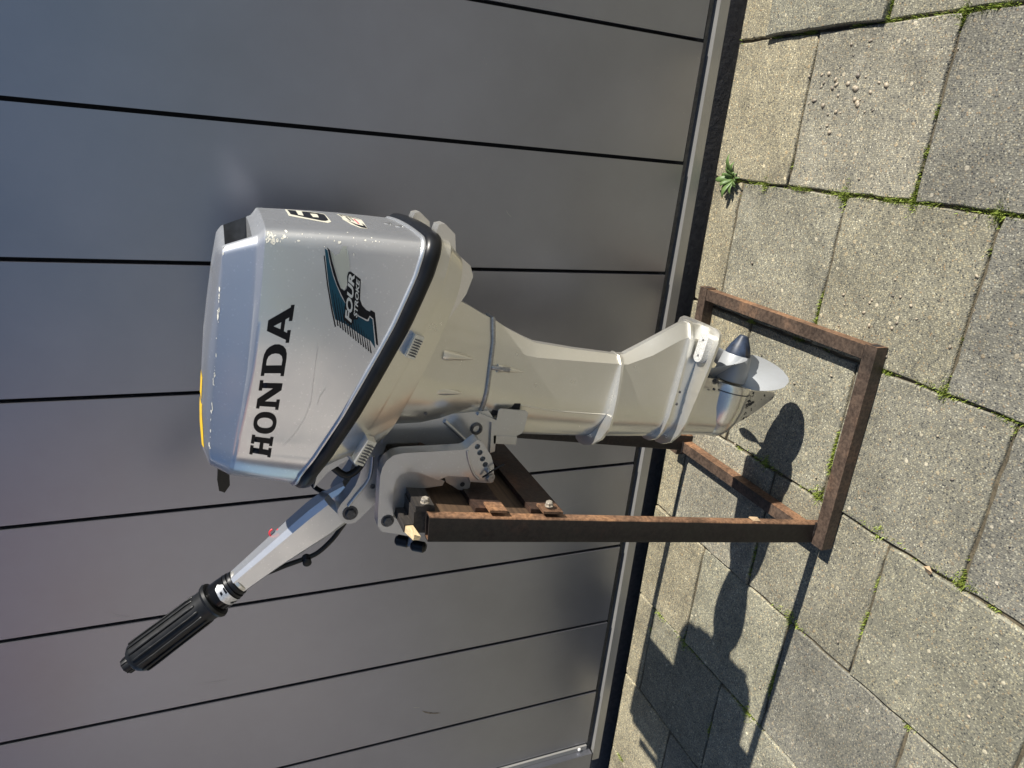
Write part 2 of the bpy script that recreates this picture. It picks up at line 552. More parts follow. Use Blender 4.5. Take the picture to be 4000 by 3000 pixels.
# phase of the cross joints of each column (one joint position), keyed by the column's right edge index
tile_meshes = {}
def tile_mesh(w, d, seed):
    key = (round(w, 3), round(d, 3), seed)
    if key in tile_meshes:
        return tile_meshes[key]
    rnd = random.Random(seed * 31 + int(w * 1000) + int(d * 7000))
    bm = bmesh.new()
    n = 10
    def edge(a, b):
        out = []
        for i in range(n):
            t_ = i / n
            x = a[0] + (b[0] - a[0]) * t_
            y = a[1] + (b[1] - a[1]) * t_
            j = 0.0016 if 0 < i else 0.003
            out.append((x + rnd.uniform(-j, j), y + rnd.uniform(-j, j)))
        return out
    c = [(-w / 2, -d / 2), (w / 2, -d / 2), (w / 2, d / 2), (-w / 2, d / 2)]
    # chipped corner now and then
    loop = []
    for i in range(4):
        loop += edge(c[i], c[(i + 1) % 4])
    rings = []
    for inset, z in ((0, -0.045), (0, -0.0032), (0.0010, -0.0012), (0.0028, 0.0)):
        rr = []
        for x, y in loop:
            sx = x - math.copysign(min(inset, abs(x)), x) if abs(abs(x) - w / 2) < 0.006 else x
            sy = y - math.copysign(min(inset, abs(y)), y) if abs(abs(y) - d / 2) < 0.006 else y
            rr.append((sx, sy, z + (rnd.uniform(-0.0006, 0.0006) if z > -0.01 else 0)))
        rings.append(rr)
    add_loft(bm, rings, True, True)
    bmesh.ops.recalc_face_normals(bm, faces=bm.faces[:])
    me = bpy.data.meshes.new('paving_tile')
    bm.to_mesh(me)
    bm.free()
    for p in me.polygons:
        p.use_smooth = len(p.vertices) == 4
    me.materials.append(M['tile'])
    tile_meshes[key] = me
    return me

PHASE = {0.265: 1.309, -0.0305: 1.165, -0.326: 1.008, -0.6215: 0.888, -0.917: 1.022, -1.2125: 0.886, -1.508: 1.03}
joints_x, joints_y = [], []
ti = 0
for xi, (xr, xl) in enumerate(zip(X_LINES, X_LINES[1:])):
    # phase of this column's joints: the key is its left edge
    best = min(PHASE, key=lambda k: abs(k - xl))
    ph = PHASE[best] if abs(best - xl) < 0.05 else (1.02 if xi % 2 else 1.17)
    ys = [ph + 0.2985 * k for k in range(-8, 4)]
    ys = [y for y in ys if -1.0 < y < YE - 0.035] + [YE + 0.004]
    joints_x.append((xl, -1.0, YE))
    for y0, y1 in zip(ys, ys[1:]):
        last = abs(y1 - YE - 0.004) < 1e-6
        gap = 0.0058
        w, d = xr - xl - gap, y1 - y0 - gap * (0.5 if last else 1.0)
        seed = ti % 5
        me = tile_mesh(w, d, seed)
        o = bpy.data.objects.new('paving_tile', me)
        COL.objects.link(o)
        o.parent = pavement
        rx, ry = random.gauss(0, 0.0045), random.gauss(0, 0.0045)
        dz = random.gauss(0, 0.0012)
        cx, cy = (xr + xl) / 2, (y0 + y1) / 2 + (gap * 0.25 if last else 0)
        v = random.uniform(0.90, 1.08)
        v *= 1.10
        col = (v, v * random.uniform(0.99, 1.01), v * random.uniform(0.84, 0.90))
        if xl > 0.2 and 1.0 < cy < 1.32:
            dz, rx, ry = 0.011, 0.01, 0.006      # the tile that stands proud by the gate
        # darker, bluer aggregate
        if (cy < 0.60 and xl > -0.7) or (abs(cx + 1.06) < 0.1 and abs(cy - 0.735) < 0.12) or (xl < -0.02 and xl > -0.1 and cy < 0.72) or (cx > 0.0 and cy < 0.86):
            col = (v * 0.80, v * 0.81, v * 0.76)
        if cy > 1.2:  # tiles near the gate painted brighter for sunlight it throws back
            col = (v * 1.22, v * 1.16, v * 0.93)
        o.location = Vector((cx, cy, dz)) - pavement.location
        o.rotation_euler = (rx, ry, random.gauss(0, 0.004))
        o.color = (*col, 1)
        joints_y.append((y0, xl, xr))
        ti += 1

# ------------------------------------------------------------------ the gate
gate = empty('metal_gate', (-0.65, 1.42, 0.045), 'grey metallic gate of wide upright boards over a bright bottom rail', 'gate')
SEAM0 = -0.0035
xs = [SEAM0 + 0.2597 * k for k in range(6, -8, -1)]
XL_END = -1.775
bm_ = None
for k, (xr, xl) in enumerate(zip(xs, xs[1:])):
    xl2 = max(xl, XL_END)
    if xr - xl2 < 0.03:
        continue
    bm = bmesh.new()
    add_box(bm, (xl2 + 0.0040, 1.4135, 0.092), (xr - 0.0040, 1.4295, 2.15))
    for v in bm.verts:
        if v.co.x > xr - 0.01 and v.co.y < 1.42:
            v.co.y -= 0.0028      # lapped boards: every right edge stands a hair proud
    bevel(bm, 0.0034, 3)
    finish(bm, 'board', 'gate', gate, 40)
bm = bmesh.new()
add_box(bm, (XL_END, 1.4345, 0.075), (1.55, 1.446, 2.15))
finish(bm, 'backing_panel', 'gate_dark', gate, 0)
bm = bmesh.new()
add_box(bm, (-1.838, YG, 0.0475), (1.6, 1.4250, 0.0725))
bevel(bm, 0.0014, 2)
finish(bm, 'rail', 'rail', gate, 40)
# end stile: a folded channel standing proud of the boards
bm = bmesh.new()
add_box(bm, (-1.792, 1.407, 0.096), (-1.7765, 1.428, 2.15))
bevel(bm, 0.001, 2)
finish(bm, 'stile_flange', 'rail', gate, 40)
bm = bmesh.new()
add_box(bm, (-1.90, 1.3885, 0.085), (-1.793, 1.428, 2.15))
bevel(bm, 0.0025, 2)
finish(bm, 'stile', 'gate', gate, 40)
bm = bmesh.new()
add_lathe(bm, (-1.784, 1.407, 0.122), (0, -1, 0), [(0, 0.0052), (0.003, 0.0052), (0.0045, 0.003)], 12)
finish(bm, 'bolt_head', 'white', gate, 40)
# a scuff, a few hairline scratches
def mark(x, z, l, w, ang, material, seed):
    rnd = random.Random(seed)
    k = int((SEAM0 + 0.2597 * 6 - x) / 0.2597)
    xr_ = SEAM0 + 0.2597 * 6 - k * 0.2597
    bm = bmesh.new()
    up_, dn_ = [], []
    n = 9
    ca, sa = math.cos(math.radians(ang)), math.sin(math.radians(ang))
    for i in range(n):
        t_ = i / (n - 1)
        ww = w * math.sin(math.pi * (0.04 + 0.92 * t_)) * rnd.uniform(0.4, 1.2)
        s_ = (t_ - 0.5) * l
        bend = 0.12 * l * math.sin(t_ * 2.4)
        for lst, sg in ((up_, 1), (dn_, -1)):
            px, pz = x + ca * s_ - sa * (sg * ww + bend), z + sa * s_ + ca * (sg * ww + bend)
            py_ = 1.4135 - 0.0028 * (1 - (xr_ - px) / 0.2597) - 0.0004
            lst.append(bm.verts.new((px, py_, pz)))
    for i in range(n - 1):
        bm.faces.new((up_[i], up_[i + 1], dn_[i + 1], dn_[i]))
    finish(bm, 'scuff', material, gate, 0)
mark(-1.49, 0.62, 0.060, 0.0035, 62, 'scuff', 1)
mark(-1.462, 0.665, 0.020, 0.0012, 70, 'scuff_light', 2)
mark(-1.24, 1.16, 0.07, 0.0006, 80, 'scuff_light', 3)
mark(-1.02, 1.33, 0.05, 0.0005, 60, 'scuff_light', 4)
mark(-0.88, 0.31, 0.16, 0.0004, 86, 'scuff_light', 5)
mark(-0.14, 0.52, 0.02, 0.0009, 40, 'scuff_light', 6)
mark(-0.73, 0.60, 0.018, 0.0007, 30, 'scuff_light', 7)
# unseen wall added behind the gate to keep sky light out below
bm = bmesh.new()
add_box(bm, (-6, 1.50, -0.074), (6, 1.62, 0.30))
fw = finish(bm, 'sky_blocker_wall', 'concrete', None, 0)
tag(fw, 'unseen low concrete wall added behind the gate to block sky light', None, None, 'structure')

# brick house across the street: never in the frame, but mirrored in gate and cowl
def brickmat():
    m, t, b = mat('red_brick')
    tc = node(t, 'ShaderNodeMapping')
    tc.inputs['Rotation'].default_value = (math.radians(90), 0, math.radians(90))
    t.links.new(node(t, 'ShaderNodeNewGeometry').outputs['Position'], tc.inputs['Vector'])
    br = node(t, 'ShaderNodeTexBrick')
    br.inputs['Color1'].default_value = (0.25, 0.125, 0.13, 1)
    br.inputs['Color2'].default_value = (0.19, 0.10, 0.105, 1)
    br.inputs['Mortar'].default_value = (0.42, 0.38, 0.34, 1)
    br.inputs['Scale'].default_value = 4.5
    t.links.new(tc.outputs[0], br.inputs['Vector'])
    t.links.new(br.outputs[0], b.inputs['Base Color'])
    b.inputs['Roughness'].default_value = 0.85
    return m
M['brick'] = brickmat()
M['roof'] = simple('dark_roof_tiles', (0.10, 0.07, 0.06), 0.7, 0, 0.3, 3)
M['pane'] = simple('window_glass', (0.03, 0.04, 0.05), 0.08)
house = empty('brick_house', (-11, -9, 0), 'red brick house across the street, seen only as a pink mirror image', 'house')
bm = bmesh.new()
add_box(bm, (-15, -15, 0), (-7.0, -3.4, 3.4))
finish(bm, 'wall', 'brick', house, 0)
bm = bmesh.new()
add_prism(bm, [(-6.8, -15.3, 3.4), (-6.8, -3.1, 3.4), (-6.8, -9.2, 7.0)], [(-15.3, -15.3, 3.4), (-15.3, -3.1, 3.4), (-15.3, -9.2, 7.0)])
rf = finish(bm, 'roof', 'roof', house, 0)
rf.data.materials.append(M['brick'])
for p in rf.data.polygons:
    if p.normal.x > 0.9:
        p.material_index = 1
for y in (-13.2, -9.9, -6.6):
    bm = bmesh.new()
    add_box(bm, (-7.0, y, 0.9), (-6.96, y + 1.5, 2.3))
    wf = finish(bm, 'window', 'white', house, 0)
    bm = bmesh.new()
    add_box(bm, (-6.965, y + 0.08, 0.98), (-6.94, y + 1.42, 2.22))
    finish(bm, 'pane', 'pane', wf, 0)

# ================================================================== MOTOR STAND
stand = empty('motor_stand', (-0.495, 1.095, 0.0), 'rusty square-tube steel stand with leaning posts carrying the outboard motor', 'stand')
T = 0.040
def bar(name, lo, hi, material='rust', mtx=None, bw=0.003):
    bm = bmesh.new()
    add_box(bm, lo, hi, mtx)
    bevel(bm, bw, 3)
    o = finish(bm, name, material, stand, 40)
    o.data.materials.append(M['rust_sunlit'])
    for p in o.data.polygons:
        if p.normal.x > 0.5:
            p.material_index = 1  # sun-facing side of the bar painted in the brighter rust
    return o

bar('base_bar', (-0.700, 0.832, 0.002), (-0.2805, 0.8585, 0.029))
bar('base_bar', (-0.309, 0.8595, 0.0025), (-0.2830, 1.3205, 0.0285))
bar('base_bar', (-0.702, 0.8795, 0.0025), (-0.6765, 1.3015, 0.0285))
bar('base_bar', (-0.7195, 1.3215, 0.002), (-0.2805, 1.348, 0.029))
# dark plates at the right painting the shade inside open tube ends
for y in (0.8385, 1.328):
    bm = bmesh.new()
    add_box(bm, (-0.2806, y, 0.0055), (-0.2802, y + 0.0135, 0.0255))
    finish(bm, 'tube_mouth', 'hole_shade', stand, 0)
LEAN = 0.155
def post(yc0, yc1, ztop):
    """hollow rectangular tube, leaning towards the motor"""
    z0 = 0.0025
    def sect(z, x0, x1, y0, y1):
        off = -(0.83 - z) * LEAN
        return [(x0 + off, y0, z), (x1 + off, y0, z), (x1 + off, y1, z), (x0 + off, y1, z)]
    bm = bmesh.new()
    xa, xb = -0.576, -0.531
    wall = 0.003
    def rounded(z, x0, x1, y0, y1, r):
        out = []
        off = -(0.83 - z) * LEAN
        for cx, cy, a0 in ((x1 - r, y1 - r, 0), (x0 + r, y1 - r, 90), (x0 + r, y0 + r, 180), (x1 - r, y0 + r, 270)):
            for k in range(5):
                a = math.radians(a0 + 22.5 * k)
                out.append((cx + off + r * math.cos(a), cy + r * math.sin(a), z))
        return out
    outer0, outer1 = rounded(z0, xa, xb, yc0, yc1, 0.004), rounded(ztop, xa, xb, yc0, yc1, 0.004)
    in1 = rounded(ztop, xa + wall, xb - wall, yc0 + wall, yc1 - wall, 0.002)
    in0 = rounded(ztop - 0.12, xa + wall, xb - wall, yc0 + wall, yc1 - wall, 0.002)
    add_loft(bm, [outer0, outer1, in1, in0], True, True)
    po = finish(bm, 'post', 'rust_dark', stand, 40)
    po.data.materials.append(M['rust_sunlit'])
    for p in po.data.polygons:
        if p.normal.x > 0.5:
            p.material_index = 1      # side facing the sun painted brighter, its sunlight put into the colour
    return po
post(0.8592, 0.8785, 0.832)
post(1.3022, 1.3208, 0.832)
def xaft(z):
    return -0.531 - (0.83 - z) * LEAN
def rail_box(name, z0, z1, y0, y1, x_out, x_in, material, bw=0.003):
    bm = bmesh.new()
    a = [(xaft(z0) + x_in, z0), (xaft(z0) + x_out, z0), (xaft(z1) + x_out, z1), (xaft(z1) + x_in, z1)]
    add_prism(bm, [(x, y0, z) for x, z in a], [(x, y1, z) for x, z in a])
    bevel(bm, bw, 2)
    return finish(bm, name, material, stand, 40)
for z0, z1, m_ in ((0.818, 0.848, 'dark_wood'), (0.702, 0.752, 'rail_rust'), (0.598, 0.655, 'rail_rust')):
    rail_box('cross_rail', z0, z1, 0.8795, 1.3010, 0.006, -0.004, m_)
for z0, z1 in ((0.704, 0.734), (0.604, 0.640)):
    rail_box('tab', z0, z1, 0.864, 0.892, 0.0105, 0.0063, 'rust_sunlit', 0.002)
rail_box('plank', 0.7465, 0.8165, 0.880, 1.301, -0.0065, -0.028, 'plank')
rail_box('plank', 0.6365, 0.7120, 0.880, 1.301, -0.0065, -0.028, 'plank')
rail_box('plank', 0.818, 0.850, 0.880, 1.301, -0.0045, -0.040, 'dark_wood')
# split batten wedged behind the clamp, its fresh end by the front post
bm = bmesh.new()
add_prism(bm, [(-0.566, 0.880, 0.8505), (-0.553, 0.880, 0.8505), (-0.552, 0.880, 0.864), (-0.565, 0.880, 0.865)],
          [(-0.592, 1.25, 0.8505), (-0.580, 1.25, 0.8505), (-0.579, 1.25, 0.864), (-0.591, 1.25, 0.865)])
bevel(bm, 0.002, 2)
finish(bm, 'batten', 'dark_wood', stand, 40)
bm = bmesh.new()
ra = [(-0.5655, 0.8805, 0.851), (-0.5545, 0.8805, 0.851), (-0.5540, 0.8805, 0.8625), (-0.5650, 0.8805, 0.8635)]
rb = [(-0.570, 0.861, 0.845), (-0.562, 0.858, 0.844), (-0.560, 0.862, 0.853), (-0.568, 0.860, 0.855)]
add_prism(bm, ra, rb)
bevel(bm, 0.0015, 2)
tag(finish(bm, 'batten_end', 'fresh_wood', stand, 40), 'pale freshly split end of the wooden batten')
for y, z in ((0.868, 0.8445), (0.868, 0.634)):
    bm = bmesh.new()
    x = xaft(z)
    d = Vector((1, 0, 0.12))
    add_lathe(bm, (x + 0.0125, y + 0.010, z - 0.01), d, [(0, 0.0072), (0.0015, 0.0072)], 16)
    add_hex(bm, (x + 0.0138, y + 0.010, z - 0.01), d, 0.0062, 0.0065)
    finish(bm, 'bolt', 'zinc_bolt', stand, 30)
# weld seams at the joints
for (x, y, z, a) in ((-0.668, 0.8592, 0.0295, 0), (-0.3095, 0.8590, 0.016, 1), (-0.690, 1.3015, 0.0290, 0)):
    bm = bmesh.new()
    pts = [(x + random.uniform(-.001, .001) + (0 if a else 0.006 * k - 0.015), y + random.uniform(-.001, .001), z + (0.004 * k - 0.018 if a else 0)) for k in range(6)]
    add_tube(bm, pts, 0.0026, 6)
    finish(bm, 'weld_seam', 'rust_dark', stand, 60)

# ================================================================== OUTBOARD MOTOR
YM = 1.035
TH = math.radians(10)
AX = Vector((math.cos(TH), 0, -math.sin(TH)))      # aft
UP = Vector((math.sin(TH), 0, math.cos(TH)))       # up along the leg
ORG = Vector((-0.40, YM, 0.50))
def W(a, y, b):
    """motor-local centimetres (aft, sideways, up) to world metres"""
    return ORG + AX * (a * CM) + Vector((0, y * CM, 0)) + UP * (b * CM)
def V(x, y, z):
    """world centimetres, y measured from the motor's middle plane"""
    return Vector((x * CM, YM + y * CM, z * CM))

motor = empty('outboard_motor', (-0.44, YM, 0.033), 'silver outboard motor with black lettering clamped on the rusty stand', 'outboard motor')

# ---- cowl --------------------------------------------------------
def outline(xa, xf, wa, wf, ra, rf, bulge=0.8, na=5, nc=9, ns=26, nf=11):
    """plan outline as a closed list of (x, y); starts on the aft centre line, goes round the near side"""
    half = []
    for i in range(na):
        t_ = i / na
        half.append((xa + 0.35 * (1 - t_ * t_), (wa - ra) * t_))
    for i in range(nc):
        a = math.radians(90 * i / nc)
        half.append((xa - ra + ra * math.cos(a), wa - ra + ra * math.sin(a)))
    for i in range(ns):
        t_ = i / ns
        half.append((xa - ra + (xf + rf - xa + ra) * t_, wa + (wf - wa) * t_ * t_ + bulge * 4 * t_ * (1 - t_) * 0.5))
    for i in range(nf):
        a = math.radians(90 + 90 * i / nf)
        half.append((xf + rf + rf * math.cos(a), wf - rf + rf * math.sin(a)))
    for i in range(4):
        t_ = i / 4
        half.append((xf - 0.5 * (1 - (1 - t_) ** 2), (wf - rf) * (1 - t_)))
    half.append((xf - 0.5, 0))
    near = [(x, -y) for x, y in half]
    far = [(x, y) for x, y in half[1:-1]][::-1]
    return near + far

SEAL = [(-56, 101.6), (-53, 101.3), (-48, 100.4), (-44.5, 98.2), (-38.5, 94.9), (-31.1, 91.3), (-24.8, 88.2), (-18, 85.4), (-13.9, 84.2), (-11, 83.6)]
L1 = [(-52, 110.6), (-41.7, 109.0), (-30.9, 107.0), (-20.3, 105.7), (-12.5, 104.9), (-11, 104.8)]
L2 = [(-52, 110.8), (-44.3, 109.75), (-31.1, 107.55), (-20.4, 106.3), (-12.5, 105.6), (-11, 105.55)]
L3 = [(-50, 113.0), (-43, 112.75), (-34.5, 111.9), (-23.4, 110.7), (-14.9, 109.75), (-12, 109.4)]
L4 = [(-50, 113.2), (-46.5, 113.5), (-44.2, 113.75), (-38.9, 113.6), (-29.7, 112.75), (-25.6, 112.15), (-15.6, 110.55), (-12, 110.1)]
def ring(o, tab, dz=0.0):
    return [V(x, y, lerp_tab(tab, x) + dz) for x, y in o]
def mid(tabA, tabB, t_):
    xs_ = sorted({x for x, _ in tabA} | {x for x, _ in tabB})
    return [(x, lerp_tab(tabA, x) * (1 - t_) + lerp_tab(tabB, x) * t_) for x in xs_]

O_seal = outline(-13.1, -52.4, 13.0, 10.9, 2.6, 8.7)
O_l1 = outline(-12.5, -49.9, 12.35, 10.2, 2.0, 7.5)
O_l2 = outline(-13.6, -49.8, 11.2, 9.9, 1.6, 7.2)
O_l3 = outline(-15.2, -48.2, 10.2, 8.8, 1.2, 6.4)
O_l4 = outline(-16.0, -46.8, 8.2, 6.6, 1.0, 5.0)
O_l5 = outline(-19.0, -43.0, 4.0, 3.4, 0.8, 2.2)
def mixo(a, b, t_):
    return [(p[0] * (1 - t_) + q[0] * t_, p[1] * (1 - t_) + q[1] * t_) for p, q in zip(a, b)]
rings = [ring(mixo(O_seal, O_l1, 0.0), mid(SEAL, L1, 0.0), -0.6)]
for t_ in (0.0, 0.03, 0.2, 0.4, 0.6, 0.8, 0.97):
    o = mixo(O_seal, O_l1, t_)
    f = 0.35 * math.sin(math.pi * t_)
    o = [(x + (f if x > -14 else 0) * 0.6, y * (1 + 0.004 * math.sin(math.pi * t_))) for x, y in o]
    rings.append(ring(o, mid(SEAL, L1, t_)))
rings += [ring(O_l1, L1, -0.12), ring(mixo(O_l1, O_l2, 0.1), L1, 0.02)]
rings += [ring(mixo(O_l1, O_l2, 0.92), L2, -0.06), ring(O_l2, L2, 0.10)]
for t_ in (0.1, 0.5, 0.93):
    rings.append(ring(mixo(O_l2, O_l3, t_), mid(L2, L3, t_), 0.05))
rings += [ring(O_l3, L3), ring(mixo(O_l3, O_l4, 0.10), mid(L3, L4, 0.2)), ring(mixo(O_l3, O_l4, 0.55), mid(L3, L4, 0.68)), ring(O_l4, L4), ring(O_l5, L4, 0.25)]
bm = bmesh.new()
add_loft(bm, rings)
cowl = finish(bm, 'cowl', 'cowl', motor, 38, center=False)
cowl.location = (0, 0, 0)
cowl.location = -motor.location
# hand-hold recess in the aft end of the raised top
cb = bmesh.new()
add_prism(cb, [V(-25, -9.7, 106.35), V(-8, -9.9, 106.35), V(-8, -9.3, 109.45), V(-25, -9.0, 109.8)],
          [V(-25, 9.7, 106.35), V(-8, 9.9, 106.35), V(-8, 9.3, 109.45), V(-25, 9.0, 109.8)])
boolean_cut(cowl, cb)
cowl.data.materials.append(M['recess'])
for p in cowl.data.polygons:
    c = p.center
    if -0.26 < c.x < -0.1535 and abs(c.y - YM) < 0.0992 and 1.063 < c.z < 1.0985:
        p.material_index = 1          # bare dark moulding inside the hand-hold
        p.use_smooth = False
def bvh(ob, off):
    return BVHTree.FromPolygons([v.co + off for v in ob.data.vertices], [tuple(p.vertices) for p in ob.data.polygons])
COWL_BVH = bvh(cowl, Vector((0, 0, 0)))

# rubber seal following the cowl's lower rim
def rim_ring(out, dz):
    o = O_seal
    n = len(o)
    pts = []
    for i, (x, y) in enumerate(o):
        p, q = o[i - 1], o[(i + 1) % n]
        tx, ty = q[0] - p[0], q[1] - p[1]
        L = math.hypot(tx, ty) or 1
        nx, ny = -ty / L, tx / L
        if nx * (x + 32) + ny * y < 0:
            nx, ny = -nx, -ny
        pts.append(V(x + nx * out, y + ny * out, lerp_tab(SEAL, x) + dz))
    return pts
bm = bmesh.new()
add_loft(bm, [rim_ring(-0.6, 0.25), rim_ring(0.15, 0.25), rim_ring(0.5, 0.0), rim_ring(0.78, -0.45), rim_ring(0.85, -1.1), rim_ring(0.75, -1.7), rim_ring(0.4, -2.05), rim_ring(-0.4, -2.15)])
finish(bm, 'rubber_seal', 'rubber', motor, 60)
# thin bright lip above the seal
bm = bmesh.new()
add_loft(bm, [rim_ring(-0.3, 0.75), rim_ring(0.12, 0.72), rim_ring(0.32, 0.5), rim_ring(0.28, 0.2), rim_ring(-0.3, 0.2)])
finish(bm, 'cowl_lip', 'cowl', motor, 60)

# ---- lower pan -----------------------------------------------------
PAN = [(-54, 100.0), (-50.5, 99.2), (-47, 93.6), (-46.4, 91.2), (-45.8, 89.4), (-44.4, 88.6), (-40, 86.3), (-30.6, 82.6), (-21.4, 79.4), (-19.3, 78.9), (-16.1, 78.6), (-12, 78.4)]
O_p0 = outline(-12.9, -52.3, 13.1, 10.8, 2.6, 8.5)
O_p1 = outline(-13.4, -50.6, 12.9, 10.4, 2.4, 8.2)
O_p2 = outline(-15.6, -47.0, 11.9, 9.6, 2.2, 7.0)
O_p3 = outline(-18.5, -46.0, 10.2, 8.4, 3.0, 6.2)
bm = bmesh.new()
def pan_ring(o, t_, dz=0):
    pts = []
    for x, y in o:
        zs = lerp_tab(SEAL, x) - 1.9
        zp = min(lerp_tab(PAN, x), zs - 0.3)
        pts.append(V(x, y, zs * (1 - t_) + zp * t_ + dz))
    return pts
add_loft(bm, [pan_ring(O_p0, 0), pan_ring(mixo(O_p0, O_p1, 0.3), 0.05), pan_ring(O_p1, 0.42), pan_ring(mixo(O_p1, O_p2, 0.12), 0.46), pan_ring(mixo(O_p1, O_p2, 0.22), 0.52),
              pan_ring(mixo(O_p1, O_p2, 0.8), 0.90), pan_ring(O_p2, 1.0), pan_ring(O_p3, 1.0, -0.5)])
pan = finish(bm, 'engine_pan', 'leg', motor, 28)
# hinge lugs at the aft end of the pan
for yl in (-9.6, 3.6):
    bm = bmesh.new()
    a = [(-16.0, 82.2), (-12.0, 82.5), (-11.2, 82.2), (-11.0, 81.4), (-12.4, 79.8), (-16.0, 79.4)]
    add_prism(bm, [V(x, yl - 1.3, z) for x, z in a], [V(x, yl + 1.3, z) for x, z in a])
    bevel(bm, 0.003, 2)
    finish(bm, 'hinge_lug', 'leg', pan, 40)
# rib along the aft underside
bm = bmesh.new()
a = [(-15.0, 80.6), (-15.9, 78.0), (-17.2, 76.3), (-18.8, 75.7), (-21.5, 76.6), (-26, 79.5), (-26, 81.5)]
add_prism(bm, [V(x, -8.2, z) for x, z in a], [V(x, 8.2, z) for x, z in a])
bevel(bm, 0.010, 4)
finish(bm, 'pan_sump', 'leg', motor, 60)
# ribbed cowl latches
for (x0, z0, x1, z1, yy) in ((-26.0, 85.6, -29.2, 86.9, -12.6), (-42.1, 91.6, -45.7, 93.5, -11.4)):
    bm = bmesh.new()
    d = Vector((x1 - x0, 0, z1 - z0)).normalized()
    n_ = Vector((d.z, 0, -d.x))
    if n_.z > 0:
        n_ = -n_
    c0 = V(x0, yy, z0)
    L = math.hypot(x1 - x0, z1 - z0) * CM
    def q(s, y, h):
        return c0 + d * (s * L) + Vector((0, y * CM, 0)) + n_ * (h * CM)
    add_prism(bm, [q(0, -1.3, 0), q(1, -1.3, 0), q(1, -1.0, 1.5), q(0, -1.0, 1.5)], [q(0, 1.2, 0), q(1, 1.2, 0), q(1, 1.2, 1.5), q(0, 1.2, 1.5)])
    bevel(bm, 0.0012, 2)
    latch = finish(bm, 'cowl_latch', 'cowl', pan, 40)
    bm = bmesh.new()
    for k in range(7):
        s = 0.18 + k * 0.115
        add_box(bm, (-0.0008, -0.0011, -0.0055), (0.0008, 0.0011, 0.0055),
                Matrix.Translation(q(s, -1.25, 0.8)) @ Matrix(((d.x, 0, n_.x), (0, 1, 0), (d.z, 0, n_.z))).to_4x4())
    finish(bm, 'latch_ribs', 'steel_dark', latch, 0)

# ---- leg -------------------------------------------------------------
def section(b, af, am, ak, aa, hw, hk, ha, slope=0.0, n1=9):
    """half outline from nose to aft edge, mirrored: af nose, am widest, ak knee, aa aft edge"""
    half = []
    for i in range(n1):
        t_ = i / (n1 - 1) * math.pi / 2
        half.append((am + (af - am) * math.cos(t_), hw * math.sin(t_)))
    for i in range(1, 6):
        t_ = i / 5
        half.append((am + (ak - am) * t_, hw + (hk - hw) * t_))
    for i in range(1, 4):
        t_ = i / 3
        half.append((ak + (aa - ak) * t_, hk + (ha - hk) * t_))
    pts = [(a, -y) for a, y in half] + [(a, y) for a, y in half[1:]][::-1]
    return [W(a, y, b + slope * a) for a, y in pts]
SL = 0.06
neck_rings = [section(36, -11.5, 0, 8, 15, 8.4, 7.2, 3.0), section(30.5, -10.8, -2, 7, 12.2, 7.2, 5.9, 2.4),
              section(26, -10.0, -2, 6, 10.8, 5.8, 4.4, 1.8), section(22.6, -9.0, -2, 6, 9.8, 4.8, 3.5, 1.4, SL), section(20.9, -8.6, -2, 5.8, 9.3, 4.5, 3.2, 1.2, SL)]
bm = bmesh.new()
add_loft(bm, neck_rings)
neck = finish(bm, 'exhaust_neck', 'leg', motor, 28)
def ridge(base, size, name, parent, material):
    bm = bmesh.new()
    add_loft(bm, base, True, True)
    finish(bm, name, material, parent, 40)
g = [section(20.95, -8.8, -2, 5.9, 9.5, 4.7, 3.4, 1.4, SL), section(20.75, -8.95, -2, 6.0, 9.65, 4.82, 3.5, 1.45, SL), section(20.45, -8.95, -2, 6.0, 9.65, 4.82, 3.5, 1.45, SL), section(20.25, -8.8, -2, 5.9, 9.5, 4.7, 3.4, 1.4, SL)]
ridge(g, 0, 'gasket_line', neck, 'steel')
leg_rings = [section(20.3, -8.6, -2, 5.8, 9.2, 4.5, 3.2, 1.2, SL), section(17.5, -9.6, -3, 5.2, 8.0, 4.2, 3.0, 1.1, SL), section(14.0, -10.6, -3.5, 4.4, 6.9, 3.8, 2.8, 1.0, 0.03),
             section(12.0, -10.8, -3.5, 4.3, 6.4, 3.6, 2.7, 0.9), section(4, -10.3, -3.5, 4.8, 6.4, 3.4, 2.6, 0.8), section(-4.6, -9.7, -3.4, 5.4, 6.7, 3.3, 2.5, 0.7),
             section(-6.4, -9.5, -3.4, 5.6, 7.0, 3.5, 2.6, 0.6), section(-11.3, -9.1, -3.3, 8.0, 10.6, 3.4, 2.4, 0.5), section(-16.4, -8.6, -3.2, 11.5, 14.4, 3.2, 2.0, 0.45),
             section(-18.2, -8.4, -3.2, 12.5, 15.0, 3.2, 2.0, 0.5), section(-21.5, -7.9, -3.0, 12.5, 15.0, 3.4, 2.3, 0.8)]
bm = bmesh.new()
add_loft(bm, leg_rings)
leg = finish(bm, 'leg', 'leg', motor, 24)

